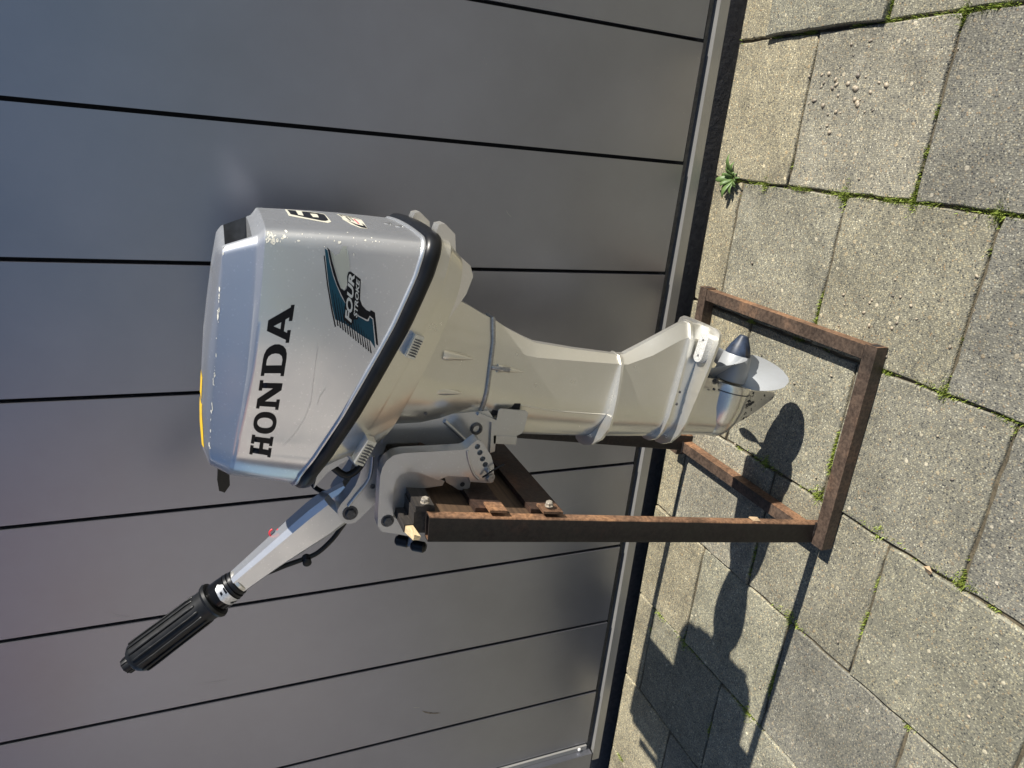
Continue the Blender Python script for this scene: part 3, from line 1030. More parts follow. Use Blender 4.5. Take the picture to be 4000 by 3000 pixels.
# cast bulges with bolts on the neck and leg
def bulge(a, b, y, la, lb, hgt, name='cast_boss', bolt=True, parent=None):
    bm = bmesh.new()
    rings_ = []
    for k in range(9):
        t_ = k / 8
        w_ = la * (1 - t_) ** 0.7 + 0.04
        h_ = hgt * (1 - t_) ** 0.9 * (0.75 if k == 0 else 1.0)
        rings_.append([W(a + w_ * math.cos(math.pi * i / 10), y + 0.5 - (h_ + 0.5) * math.sin(math.pi * i / 10), b + lb * (0.6 - 1.6 * t_)) for i in range(11)])
    add_loft(bm, rings_, True, True)
    finish(bm, name, 'leg', parent or motor, 60)
bulge(3.2, 28.0, -6.0, 1.0, 3.4, 0.85, parent=neck)
bulge(-2.6, 28.4, -6.3, 1.0, 3.0, 0.75, parent=neck)
bulge(1.7, 17.4, -3.7, 0.8, 3.2, 0.8, parent=leg)
for (a, b, y) in ((2.2, -18.9, -3.75), (-0.2, -19.0, -3.9), (3.6, -27.2, -3.3), (-6.6, 30.6, -6.4), (9.4, 31.4, -5.2)):
    bm = bmesh.new()
    add_lathe(bm, W(a, y + 0.25, b), (0, -1, 0), [(0, 0.0026), (0.0028, 0.0026), (0.0032, 0.0018)], 10)
    finish(bm, 'screw', 'steel_dark', leg, 40)
# casting seam down the front of the leg
bm = bmesh.new()
add_tube(bm, [W(-4.2, -3.62, 13.2), W(-4.6, -3.45, 8), W(-4.4, -3.3, 0), W(-4.2, -3.2, -4.4)], 0.0016, 8)
finish(bm, 'casting_seam', 'leg', leg, 60)
bm = bmesh.new()
add_lathe(bm, W(1.8, -4.0, 17.2), UP, [(0, 0.0042), (0.032, 0.0042), (0.034, 0.003)], 14)
finish(bm, 'bolt', 'steel', leg, 40)

def plate_from(half, b0, b1, name, parent, material, bend=None, bw=0.0015):
    pts = [(a, -y) for a, y in half] + [(a, y) for a, y in half[::-1] if y > 1e-6]
    bd = bend or (lambda a: 0)
    bm = bmesh.new()
    add_prism(bm, [W(a, y, b0 + bd(a)) for a, y in pts], [W(a, y, b1 + bd(a)) for a, y in pts])
    bevel(bm, bw, 2)
    return finish(bm, name, material, parent, 40)
# splash plate
plate_from([(-11.4, 0), (-11.2, 1.6), (-10.4, 3.2), (-8.6, 4.5), (-6, 5.1), (-3, 5.0), (0, 4.5), (3, 3.7), (5.4, 2.9), (6.8, 1.4)], -5.35, -4.85, 'splash_plate', motor, 'leg', bend=lambda a: max(0, -a - 6) ** 1.6 * 0.14)
# trim line above the anti-ventilation plate
plate_from([(-9.2, 0), (-9.0, 1.4), (-8.0, 2.8), (-6, 3.6), (-3, 3.95), (2, 3.75), (8, 3.2), (12.7, 2.6), (15.3, 1.0)], -18.75, -18.2, 'trim_rib', leg, 'leg', bend=lambda a: max(0, -a - 5) ** 1.5 * 0.12)
# anti-ventilation plate, wide behind
cav = plate_from([(-9.6, 0), (-9.3, 1.8), (-8.2, 3.5), (-6, 4.7), (-3, 5.4), (2, 5.9), (8, 6.4), (13, 6.6), (14.8, 6.2), (15.4, 5.2), (15.5, 2)], -21.9, -21.35, 'anti_ventilation_plate', motor, 'leg', bend=lambda a: max(0, -a - 4.5) ** 1.5 * 0.10, bw=0.002)
# sacrificial anode on the plate
bm = bmesh.new()
sl = []
for s in range(16):
    an = 2 * math.pi * s / 16
    sl.append((11.3 + 1.5 * (1 if math.cos(an) > 0 else -1) + 1.25 * math.cos(an), -4.0 + 1.25 * math.sin(an)))
add_prism(bm, [W(a, y, -21.35) for a, y in sl], [W(a, y, -20.0) for a, y in sl])
bevel(bm, 0.0015, 2)
anode = finish(bm, 'anode', 'anode', motor, 40)
for a in (9.8, 12.8):
    bm = bmesh.new()
    add_lathe(bm, W(a, -4.0, -20.02), UP, [(0, 0.0026), (0.0006, 0.0022)], 10)
    finish(bm, 'screw', 'steel_dark', anode, 40)
# gearcase
bm = bmesh.new()
AXB = -33.0
prof = [(-7.0, 0.2), (-6.8, 1.2), (-6.0, 2.4), (-4.6, 3.5), (-2.5, 4.3), (0, 4.7), (2.5, 4.75), (4.4, 4.6), (5.0, 4.3)]
add_lathe(bm, W(0, 0, AXB), AX, [(p * CM, r * CM) for p, r in prof], 36)
add_loft(bm, [section(-21.4, -7.9, -3.0, 4.5, 8.0, 3.2, 2.2, 0.6), section(-25, -7.5, -2.5, 3.0, 5.2, 2.9, 2.4, 0.8), section(-29, -7.1, -2.0, 3.0, 5.2, 3.2, 2.8, 1.4), section(-33, -6.6, -2, 3, 4.8, 3.6, 3.2, 2.0)])
gear = finish(bm, 'gearcase', 'leg', motor, 45)
# skeg
bm = bmesh.new()
sk = [(-5.9, -35.2), (-4.2, -37.6), (-2.0, -41.0), (0.6, -44.0), (2.7, -46.2), (3.6, -46.5), (4.1, -45.8), (3.9, -42.9), (3.4, -38), (3.4, -35.5)]
def skw(b):
    return 0.35 + 0.9 * max(0, (b + 46.5) / 11.0)
def skpt(a, b, s):
    edge = 0.25 if a < 2 - (b + 40) * -0.4 else 1.0
    return W(a, s * skw(b) * 0.55, b)
add_prism(bm, [skpt(a, b, -1) for a, b in sk], [skpt(a, b, 1) for a, b in sk])
bevel(bm, 0.0018, 2)
skeg = finish(bm, 'skeg', 'skeg', gear, 40)
bm = bmesh.new()
add_lathe(bm, W(3.4, 0, AXB), AX, [(0, 0.0481), (0.001, 0.0484), (0.002, 0.0481)], 36)
finish(bm, 'gearcase_seam', 'steel_dark', gear, 50)
bm = bmesh.new()
add_hex(bm, W(4.6, -1.6, -28.4), AX, 0.006, 0.006)
finish(bm, 'bearing_bolt', 'steel_dark', gear, 30)

# propeller
prop = bpy.data.objects.new('propeller', None)
COL.objects.link(prop)
prop.parent = motor
prop.location = W(7.5, 0, AXB) - motor.location
bm = bmesh.new()
add_lathe(bm, W(5.3, 0, AXB), AX, [(0, 0.031), (0.002, 0.0335), (0.015, 0.033), (0.052, 0.0275), (0.054, 0.0265)], 32)
finish(bm, 'hub', 'prop', prop, 40)
bm = bmesh.new()
add_lathe(bm, W(10.6, 0, AXB), AX, [(0, 0.0252), (0.004, 0.0248), (0.020, 0.0190), (0.034, 0.0115), (0.039, 0.009), (0.0402, 0.006)], 28)
cone = finish(bm, 'cone_nut', 'cone', prop, 40)
bm = bmesh.new()
add_prism(bm, [W(11.0, -2.62, AXB + 0.3), W(12.9, -1.75, AXB + 0.25), W(11.2, -2.62, AXB - 0.5)], [W(11.0, -2.0, AXB + 0.3), W(12.9, -1.0, AXB + 0.25), W(11.2, -2.0, AXB - 0.5)])
finish(bm, 'cone_slot', 'hole_shade', cone, 0)  # black wedge painting the shade of the slot
def blade(phi):
    """phi: direction of the blade, degrees in the (side, up) plane"""
    bm = bmesh.new()
    nr, nu = 12, 12
    def pt(i, j, th):
        s = i / nr
        r = 2.3 + (11.2 - 2.3) * s
        c = 9.8 * math.sqrt(max(0.0, 1 - ((s - 0.46) / 0.545) ** 2)) if s > 0.46 else 9.8 * (0.62 + 0.38 * math.sin(min(1, s / 0.46) * math.pi / 2))
        c = max(c, 0.3)
        u = j / nu - 0.5
        pitch = math.atan2(12.5, 2 * math.pi * r * 0.85)
        ax = 7.7 + u * c * math.sin(pitch + 0.25) + 0.6 * s + 0.5 * (u * u)
        tang = -u * c * math.cos(pitch + 0.25)
        ang = math.radians(phi) - tang / max(r, 1.5) * 0.95
        t2 = th * 0.17 * (1 - s * 0.5) * (1 - abs(2 * u) ** 3 * 0.8)
        return W(ax + t2, r * math.cos(ang), AXB + r * math.sin(ang))
    top = [[bm.verts.new(pt(i, j, 1)) for j in range(nu + 1)] for i in range(nr + 1)]
    bot = [[bm.verts.new(pt(i, j, -1)) for j in range(nu + 1)] for i in range(nr + 1)]
    for i in range(nr):
        for j in range(nu):
            bm.faces.new((top[i][j], top[i][j + 1], top[i + 1][j + 1], top[i + 1][j]))
            bm.faces.new((bot[i][j], bot[i + 1][j], bot[i + 1][j + 1], bot[i][j + 1]))
    for i in range(nr):
        for j in (0, nu):
            bm.faces.new((top[i][j], top[i + 1][j], bot[i + 1][j], bot[i][j]))
    for j in range(nu):
        for i in (0, nr):
            bm.faces.new((top[i][j], top[i][j + 1], bot[i][j + 1], bot[i][j]))
    finish(bm, 'blade', 'prop', prop, 50)
for phi in (240, 120, 0):
    blade(phi)

# ---- swivel bracket ------------------------------------------------
def poly_prism(name, pts, y0, y1, material, parent, bw=0.003, seg=3, smooth=40, cut=None):
    bm = bmesh.new()
    add_prism(bm, [W(a, y0, b) for a, b in pts], [W(a, y1, b) for a, b in pts])
    bevel(bm, bw, seg)
    o = finish(bm, name, material, parent, smooth)
    return o
swivel = poly_prism('swivel_bracket', [(-9.0, 36.0), (-5.6, 19.2), (-7.2, 17.6), (-11.4, 16.7), (-12.9, 16.7), (-13.0, 28.0), (-12.4, 29.6), (-13.2, 36.0)], -4.4, 4.4, 'bracket', motor, 0.006, 4)
poly_prism('bracket_rib', [(-6.0, 21.0), (-7.0, 17.4), (-12.6, 16.4), (-13.0, 17.2), (-7.4, 18.4), (-6.5, 21.2)], -5.0, 5.0, 'bracket', swivel, 0.0015, 2)
bm = bmesh.new()
p0, p1 = W(-8.2, -4.6, 26.5), W(-11.8, -4.6, 21.3)
add_tube(bm, [p0, (p0 + p1) / 2, p1], 0.0035, 8)
finish(bm, 'bracket_rib', 'bracket', swivel, 50)
bm = bmesh.new()
add_lathe(bm, W(-9.0, -4.3, 20.6), (0, -1, 0), [(0, 0.0105), (0.004, 0.0105), (0.0045, 0.008), (0.0046, 0.0065), (0.001, 0.006)], 20)
finish(bm, 'grease_boss', 'steel_dark', swivel, 40)
# clevis plate in front of the leg
bm = bmesh.new()
cp = [(-5.2, 17.7), (-4.85, 17.3), (-4.65, 12.7), (-5.0, 12.1), (-8.2, 12.0), (-8.9, 12.3), (-9.5, 13.2), (-9.7, 17.0), (-9.3, 17.5)]
add_prism(bm, [W(a, -5.0 - 0.02 * (a + 5), b) for a, b in cp], [W(a, -4.7, b) for a, b in cp])
bevel(bm, 0.0015, 2)
cl = finish(bm, 'mount_cover', 'bracket', motor, 40)
bm = bmesh.new()
cp2 = [(-9.7, 17.4), (-9.5, 13.0), (-11.0, 12.8), (-11.2, 17.0)]
add_prism(bm, [W(a, -5.0, b) for a, b in cp2], [W(a, 5.0, b) for a, b in cp2])
bevel(bm, 0.004, 3)
finish(bm, 'mount_block', 'bracket', motor, 40)
bm = bmesh.new()
add_hex(bm, W(-9.6, -3.2, 14.6), -AX, 0.006, 0.012)
finish(bm, 'bolt', 'steel', cl, 30)
# black block painting the shade of the slot above the cover
poly_prism('slot_shade_block', [(-4.1, 18.4), (-3.9, 13.4), (-6.0, 13.2), (-6.6, 18.2)], -3.85, -3.0, 'hole_shade', motor, 0.001, 1)

# ---- clamp brackets -------------------------------------------------
web = [(-25.6, 34.7), (-24.6, 35.6), (-20.3, 36.3), (-15.9, 36.95), (-14.6, 36.9), (-13.4, 36.5), (-12.4, 35.6), (-11.9, 34.2), (-11.3, 29.9), (-10.5, 24.6), (-10.2, 24.0), (-9.4, 23.4), (-8.6, 22.6), (-8.8, 21.9),
       (-9.5, 21.1), (-11.1, 19.6), (-12.8, 18.6), (-15.7, 17.9), (-16.0, 18.4), (-16.0, 22.0), (-15.2, 22.4), (-15.2, 26.0), (-16.1, 27.6), (-15.6, 29.0), (-14.9, 31.1), (-14.9, 32.6), (-15.5, 33.8), (-16.4, 34.35), (-18.0, 34.4), (-21.3, 33.9), (-22.9, 33.4), (-23.3, 32.7), (-24.2, 31.5), (-24.9, 29.9), (-26.2, 29.8)]
inner = [(-15.9, 27.9), (-15.3, 29.2), (-14.6, 31.1), (-14.6, 32.8), (-15.3, 34.1), (-16.4, 34.7), (-18.0, 34.7), (-22.9, 33.8), (-24.2, 31.8), (-25.0, 29.9), (-25.4, 29.6), (-24.9, 31.0), (-23.8, 31.7), (-21.6, 31.8), (-19.8, 31.7), (-18.8, 31.4), (-18.3, 30.4), (-17.8, 28.0), (-17.4, 26.2), (-16.6, 26.0)]
holes = [(-9.75, 22.35), (-10.75, 21.65), (-11.8, 20.9), (-12.75, 20.2)]
def clamp(sgn):
    y_out, y_in = sgn * 10.4, sgn * 8.0
    name = 'clamp_bracket'
    bm = bmesh.new()
    lo, hi = min(y_out, y_in), max(y_out, y_in)
    add_prism(bm, [W(a, lo, b) for a, b in web], [W(a, hi, b) for a, b in web])
    bevel(bm, 0.0055, 4)
    o = finish(bm, name, 'bracket', motor, 50)
    if sgn < 0:
        cb = bmesh.new()
        for a, b in holes:
            add_lathe(cb, W(a, -12, b), (0, 1, 0), [(0, 0.0047), (0.06, 0.0047)], 14)
        # cut in the bracket's own space
        bmesh.ops.translate(cb, verts=cb.verts[:], vec=(0, 0, 0))
        boolean_cut(o, cb)
    yi0, yi1 = sgn * 9.5, sgn * 6.2
    lo, hi = min(yi0, yi1), max(yi0, yi1)
    bm = bmesh.new()
    add_prism(bm, [W(a, lo, b) for a, b in inner], [W(a, hi, b) for a, b in inner])
    bevel(bm, 0.002, 2)
    finish(bm, 'clamp_flange', 'bracket', o, 40)
    # lug with an eye for the safety chain
    bm = bmesh.new()
    lug = [(-15.4, 26.4), (-16.9, 25.6), (-18.1, 23.2), (-18.2, 22.0), (-17.6, 21.3), (-15.4, 21.4)]
    y0, y1 = sorted((sgn * 9.2, sgn * 7.6))
    add_prism(bm, [W(a, y0, b) for a, b in lug], [W(a, y1, b) for a, b in lug])
    bevel(bm, 0.002, 2)
    lg = finish(bm, 'chain_lug', 'bracket', o, 40)
    bm = bmesh.new()
    add_lathe(bm, W(-17.1, sgn * 9.25, 22.7), (0, sgn, 0), [(0, 0.0042), (0.0003, 0.004)], 14)
    finish(bm, 'eye', 'hole_shade', lg, 0)  # dark disc painting the shade in the uncut eye
    for (a, b, r, mm) in ((-23.6, 34.2, 0.0078, 'steel_dark'), (-15.0, 18.8, 0.0066, 'steel')):
        bm = bmesh.new()
        add_lathe(bm, W(a, sgn * 10.35, b), (0, sgn, 0), [(0, r * 1.35), (0.0012, r * 1.35)], 20)
        add_hex(bm, W(a, sgn * 10.45, b), (0, sgn, 0), r, 0.005)
        finish(bm, 'bolt', mm, o, 30)
    # curved raised rib before the tilt holes
    bm = bmesh.new()
    add_tube(bm, [W(a, sgn * 10.45, b) for a, b in ((-10.6, 23.9), (-11.9, 23.4), (-13.3, 22.6), (-14.6, 21.7), (-15.4, 20.7))], 0.0022, 8)
    finish(bm, 'rib', 'bracket', o, 60)
    return o
near_clamp = clamp(-1)
clamp(1)
# tilt pin with a cable tie
bm = bmesh.new()
add_lathe(bm, W(-13.7, -10.3, 19.5), (0, -1, 0), [(0, 0.0045), (0.008, 0.0045), (0.010, 0.003)], 14)
pin = finish(bm, 'tilt_pin', 'steel', near_clamp, 40)
bm = bmesh.new()
add_tube(bm, [W(-14.8, -10.9, 20.3), W(-14.2, -11.2, 19.9), W(-13.4, -11.3, 19.2), W(-12.0, -11.4, 17.4)], 0.0016, 6)
finish(bm, 'cable_tie', 'rubber', pin, 60)
# cross tube joining the clamps
bm = bmesh.new()
add_lathe(bm, W(-16.0, -7.9, 35.0), (0, 1, 0), [(0, 0.011), (0.158, 0.011)], 20)
finish(bm, 'pivot_tube', 'steel_dark', motor, 40)
bm = bmesh.new()
add_lathe(bm, W(-15.0, -7.9, 18.8), (0, 1, 0), [(0, 0.005), (0.158, 0.005)], 14)
finish(bm, 'tilt_rod', 'steel', motor, 40)
# clamp screws with black tee handles
for yy in (-5.5, 5.5):
    bm = bmesh.new()
    add_lathe(bm, W(-23.4, yy, 27.6), -AX, [(0, 0.013), (0.004, 0.013), (0.005, 0.006), (0.075, 0.006)], 18)
    sc = finish(bm, 'clamp_screw', 'steel', motor, 40)
    bm = bmesh.new()
    c = W(-30.6, yy, 27.6)
    for sg in (-1, 1):
        add_lathe(bm, c + Vector((0, sg * 0.004, 0)), Vector((0.0, sg * 0.55, -0.83 if sg < 0 else 0.83)), [(0, 0.006), (0.004, 0.0095), (0.022, 0.0095), (0.026, 0.006)], 14)
    finish(bm, 'tee_handle', 'rubber', sc, 40)

# ---- tiller -----------------------------------------------------------
tb = [(-12.5, 38.6), (-12.5, 35.0), (-16.0, 35.5), (-19.2, 34.6), (-21.2, 34.4), (-23.0, 34.5), (-24.8, 35.4), (-26.6, 36.6), (-27.6, 37.4), (-28.0, 38.4), (-27.6, 39.6), (-26.6, 40.4), (-25.4, 40.7), (-24.4, 40.4), (-23.0, 39.6), (-20.9, 38.7), (-18.6, 38.3), (-16.8, 38.7)]
tbo = poly_prism('tiller_bracket', tb, -4.2, -1.2, 'bracket', motor, 0.005, 3)
poly_prism('tiller_bracket', [(a, b) for a, b in tb], 1.2, 4.2, 'bracket', motor, 0.005, 3)
bm = bmesh.new()
add_tube(bm, [W(a, -4.35, b) for a, b in ((-15.5, 37.0), (-18.0, 36.7), (-20.0, 36.9), (-22.5, 38.2), (-24.6, 39.2))], 0.0028, 8)
finish(bm, 'bracket_rib', 'bracket', tbo, 60)
bm = bmesh.new()
add_lathe(bm, W(-25.9, -4.15, 38.6), (0, -1, 0), [(0, 0.0125), (0.0018, 0.0125)], 24)
add_hex(bm, W(-25.9, -4.3, 38.6), (0, -1, 0), 0.0088, 0.0055)
finish(bm, 'pivot_bolt', 'steel_dark', tbo, 30)
bm = bmesh.new()
add_lathe(bm, W(-20.9, -4.15, 35.9), (0, -1, 0), [(0, 0.0045), (0.0015, 0.0045), (0.0016, 0.0028), (0.0006, 0.0026)], 16)
finish(bm, 'grease_nipple', 'steel_dark', tbo, 40)

# arm: faceted loft from the pivot to the grip
P_A, P_B = Vector((-25.0, 0, 38.6)), Vector((-41.8, 0, 53.5))
dl = (P_B - P_A).normalized()
nl = Vector((-dl.z, 0, dl.x))
if nl.z < 0:
    nl = -nl
def arm_sec(s, up, dn, hw, top):
    c = P_A + (P_B - P_A) * s
    pts = [(up, -hw * 0.62), (up * 0.70, -hw), (-dn * 0.80, -hw), (-dn, -hw * 0.8), (-dn, hw * 0.8), (-dn * 0.80, hw), (up * 0.70, hw), (up, hw * 0.62)]
    return [W(c.x + nl.x * h, y, c.z + nl.z * h) for h, y in pts]
bm = bmesh.new()
add_loft(bm, [arm_sec(-0.04, 2.2, 2.3, 1.1, 0.7), arm_sec(0.08, 2.8, 2.9, 1.15, 1.3), arm_sec(0.12, 2.9, 3.05, 2.2, 1.3), arm_sec(0.26, 3.0, 2.95, 2.25, 1.5), arm_sec(0.45, 2.75, 2.4, 2.1, 1.3), arm_sec(0.7, 2.3, 1.8, 1.85, 1.1), arm_sec(1.0, 1.8, 1.4, 1.65, 0.95)])
bevel(bm, 0.0012, 2, 15)
arm = finish(bm, 'tiller_arm', 'cowl', motor, 30)
# stop-switch fin with a red lanyard ring
bm = bmesh.new()
fin = [(-29.5, 45.4), (-31.0, 47.2), (-31.9, 47.7), (-33.6, 48.1), (-35.0, 48.6), (-33.0, 46.0)]
add_prism(bm, [W(a, 0.5, b) for a, b in fin], [W(a, 1.9, b) for a, b in fin])
bevel(bm, 0.002, 2)
fo = finish(bm, 'switch_housing', 'cowl', arm, 40)
bm = bmesh.new()
lp = []
for k in range(13):
    an = math.radians(30 + 25 * k)
    lp.append(W(-33.0 + 0.75 * math.cos(an), 1.0, 49.0 + 0.75 * math.sin(an)))
add_tube(bm, lp, 0.0017, 8)
finish(bm, 'lanyard_ring', 'red', arm, 60)
# grip
G0, G1 = W(-41.2, 0, 52.95), W(-57.9, 0, 68.55)
gd = (G1 - G0).normalized()
bm = bmesh.new()
add_lathe(bm, G0, gd, [(0, 0.018), (0.001, 0.0195), (0.006, 0.0198), (0.0065, 0.0185)], 32)
finish(bm, 'collar_washer', 'leg', motor, 40)
bm = bmesh.new()
add_lathe(bm, G0 + gd * 0.0068, gd, [(0, 0.020), (0.001, 0.0218), (0.005, 0.0222), (0.0055, 0.0205), (0.0075, 0.0205), (0.008, 0.0232), (0.0125, 0.0236), (0.0132, 0.0225)], 32)
finish(bm, 'grip_boot', 'rubber', motor, 30)
bm = bmesh.new()
add_lathe(bm, G0 + gd * 0.0198, gd, [(0, 0.0225), (0.001, 0.0240), (0.028, 0.0248), (0.031, 0.0235)], 40)
thr = finish(bm, 'throttle_band', 'gloss_black', motor, 40)
THR_BVH = bvh(thr, thr.location + motor.location)
bm = bmesh.new()
add_lathe(bm, G0 + gd * 0.0506, gd, [(0, 0.026), (0.001, 0.030), (0.005, 0.0315), (0.009, 0.0300), (0.0105, 0.0268), (0.03, 0.0252), (0.12, 0.0256), (0.145, 0.0262), (0.151, 0.0250), (0.157, 0.0205), (0.159, 0.0150), (0.160, 0.0125), (0.163, 0.0132), (0.172, 0.0130), (0.1735, 0.0115)], 40)
grip = finish(bm, 'grip', 'grip', motor, 35)
d_, s_, u_ = frame(gd)
for k in range(14):
    an = 2 * math.pi * (k + 0.3) / 14
    rad = s_ * math.cos(an) + u_ * math.sin(an)
    bm = bmesh.new()
    c0 = G0 + gd * 0.0506
    add_tube(bm, [c0 + gd * 0.026 + rad * 0.0243, c0 + gd * 0.032 + rad * 0.0262, c0 + gd * 0.085 + rad * 0.0266, c0 + gd * 0.140 + rad * 0.0272, c0 + gd * 0.146 + rad * 0.0250], 0.0018, 6)
    finish(bm, 'grip_rib', 'grip', grip, 60)
for k in range(10):
    an = 2 * math.pi * k / 10
    rad = s_ * math.cos(an) + u_ * math.sin(an)
    bm = bmesh.new()
    c0 = G0 + gd * 0.2116
    add_tube(bm, [c0 + rad * 0.0128, c0 + gd * 0.006 + rad * 0.0131, c0 + gd * 0.0115 + rad * 0.0126], 0.0013, 6)
    finish(bm, 'knob_rib', 'gloss_black', grip, 60)
# throttle cable under the arm
bm = bmesh.new()
add_tube(bm, [V(-59.5, 0.5, 92.6), V(-62.5, 0.7, 92.2), V(-65.0, 1, 93.4), V(-66.9, 1, 94.8), V(-69.0, 1, 97.1), V(-69.9, 1, 99.6), V(-70.6, 1, 102.2), V(-71.2, 0.8, 104.6), V(-71.3, 0.4, 106.2)], 0.0042, 10)
cable = finish(bm, 'throttle_cable', 'rubber', motor, 60)
bm = bmesh.new()
add_lathe(bm, V(-69.9, -0.3, 98.9), (0, 1, 0), [(0, 0.006), (0.001, 0.0075), (0.018, 0.0075), (0.019, 0.006)], 14)
finish(bm, 'cable_clip', 'rubber', cable, 40)
bm = bmesh.new()
add_tube(bm, [V(-50.0, 2, 95.5), V(-53.5, 2.5, 96.5), V(-56.5, 3, 97.6), V(-58.4, 3, 95.8), V(-58.6, 2.6, 93.0), V(-57.0, 2.2, 91.2)], 0.0042, 10)
finish(bm, 'throttle_cable', 'rubber', motor, 60)
bm = bmesh.new()
add_tube(bm, [V(-50.6, -3.5, 95.2), V(-52.2, -3.6, 93.2), V(-51.0, -3.8, 91.2), V(-48.4, -4, 90.2)], 0.006, 10)
finish(bm, 'fuel_hose', 'rubber', motor, 60)
for (x0, z0, x1, z1, yy) in ((-46.2, 93.6, -48.2, 92.2, -8.2), (-46.6, 91.9, -47.6, 91.0, -8.2)):
    bm = bmesh.new()
    d0 = Vector((x1 - x0, 0, z1 - z0))
    L_ = d0.length * CM
    add_lathe(bm, V(x0, yy, z0), d0, [(0, 0.0042), (L_ * 0.7, 0.0042), (L_ * 0.72, 0.0035), (L_ * 0.78, 0.0035), (L_ * 0.8, 0.0042), (L_, 0.0028)], 14)
    finish(bm, 'cable_end', 'steel', motor, 40)
# pan underside block and dark gap behind the bracket
bm = bmesh.new()
a = [(-52.0, 98.6), (-49.5, 96.5), (-46.5, 91.5), (-44, 88.5), (-42, 90), (-45, 97)]
add_prism(bm, [V(x, -7.2, z) for x, z in a], [V(x, 7.2, z) for x, z in a])
bevel(bm, 0.004, 2)
finish(bm, 'steering_block', 'bracket', motor, 40)
# recoil starter handle
bm = bmesh.new()
rc = [(-51.4, 112.0), (-53.2, 112.2), (-55.2, 112.0), (-55.6, 111.2), (-54.4, 110.4), (-52.6, 110.4), (-51.4, 110.8)]
add_prism(bm, [V(x, 0.9, z) for x, z in rc], [V(x, 4.9, z) for x, z in rc])
bevel(bm, 0.003, 3)
finish(bm, 'starter_handle', 'gloss_black', motor, 40)
bm = bmesh.new()
add_lathe(bm, V(-48.8, 2.9, 111.2), (-1, 0, 0), [(0, 0.010), (0.024, 0.010), (0.028, 0.007)], 20)
finish(bm, 'starter_guide', 'leg', motor, 40)
# rivets on the aft face
for y, z in ((-1.2, 87.2), (-3.2, 85.9)):
    bm = bmesh.new()
    hit = COWL_BVH.ray_cast(V(0, y, z), Vector((-1, 0, 0)))[0]
    if hit:
        add_lathe(bm, hit - Vector((0.0005, 0, 0)), (1, 0, 0), [(0, 0.006), (0.0015, 0.006), (0.0022, 0.004)], 16)
        finish(bm, 'rivet', 'steel', cowl, 40)

# ------------------------------------------------------------------ decals
def fill2d(polys):
    cu = bpy.data.curves.new('decal', 'CURVE')
    cu.dimensions = '2D'
    cu.fill_mode = 'BOTH'
    for pl in polys:
        sp = cu.splines.new('POLY')
        sp.points.add(len(pl) - 1)
        for p, (x, y) in zip(sp.points, pl):
            p.co = (x, y, 0, 1)
        sp.use_cyclic_u = True
    return curve_mesh(cu)

def curve_mesh(cu):
    ob = bpy.data.objects.new('decal', cu)
    COL.objects.link(ob)
    bpy.context.view_layer.update()
    me = bpy.data.meshes.new_from_object(ob.evaluated_get(bpy.context.evaluated_depsgraph_get()))
    bpy.data.objects.remove(ob)
    return me

def project(name, me, to3d, direction, tree, material, parent, lift, maxlen=0.012):
    """drape a flat 2-D mesh onto a surface along a direction"""
    bm = bmesh.new()
    bm.from_mesh(me)
    bmesh.ops.triangulate(bm, faces=bm.faces[:])
    for v in bm.verts:
        v.co = to3d(v.co.x, v.co.y)
    for _ in range(4):
        ed = [e for e in bm.edges if e.calc_length() > maxlen]
        if not ed:
            break
        bmesh.ops.subdivide_edges(bm, edges=ed, cuts=1)
        bmesh.ops.triangulate(bm, faces=bm.faces[:])
    d = Vector(direction).normalized()
    dead = []
    for v in bm.verts:
        hit, nrm, _, _ = tree.ray_cast(v.co - d * 0.6, d)
        if hit is None:
            dead.append(v)
        else:
            v.co = hit - d * lift
    bmesh.ops.delete(bm, geom=dead, context='VERTS')
    out = bpy.data.meshes.new(name)
    bm.to_mesh(out)
    bm.free()
    for p in out.polygons:
        p.use_smooth = True
    o = link(name, out, material, parent)
    if name in ('paint_chips', 'scratches', 'sticker_print', 'decal_stripes', 'band_print'):
        o['kind'] = 'stuff'
    return o

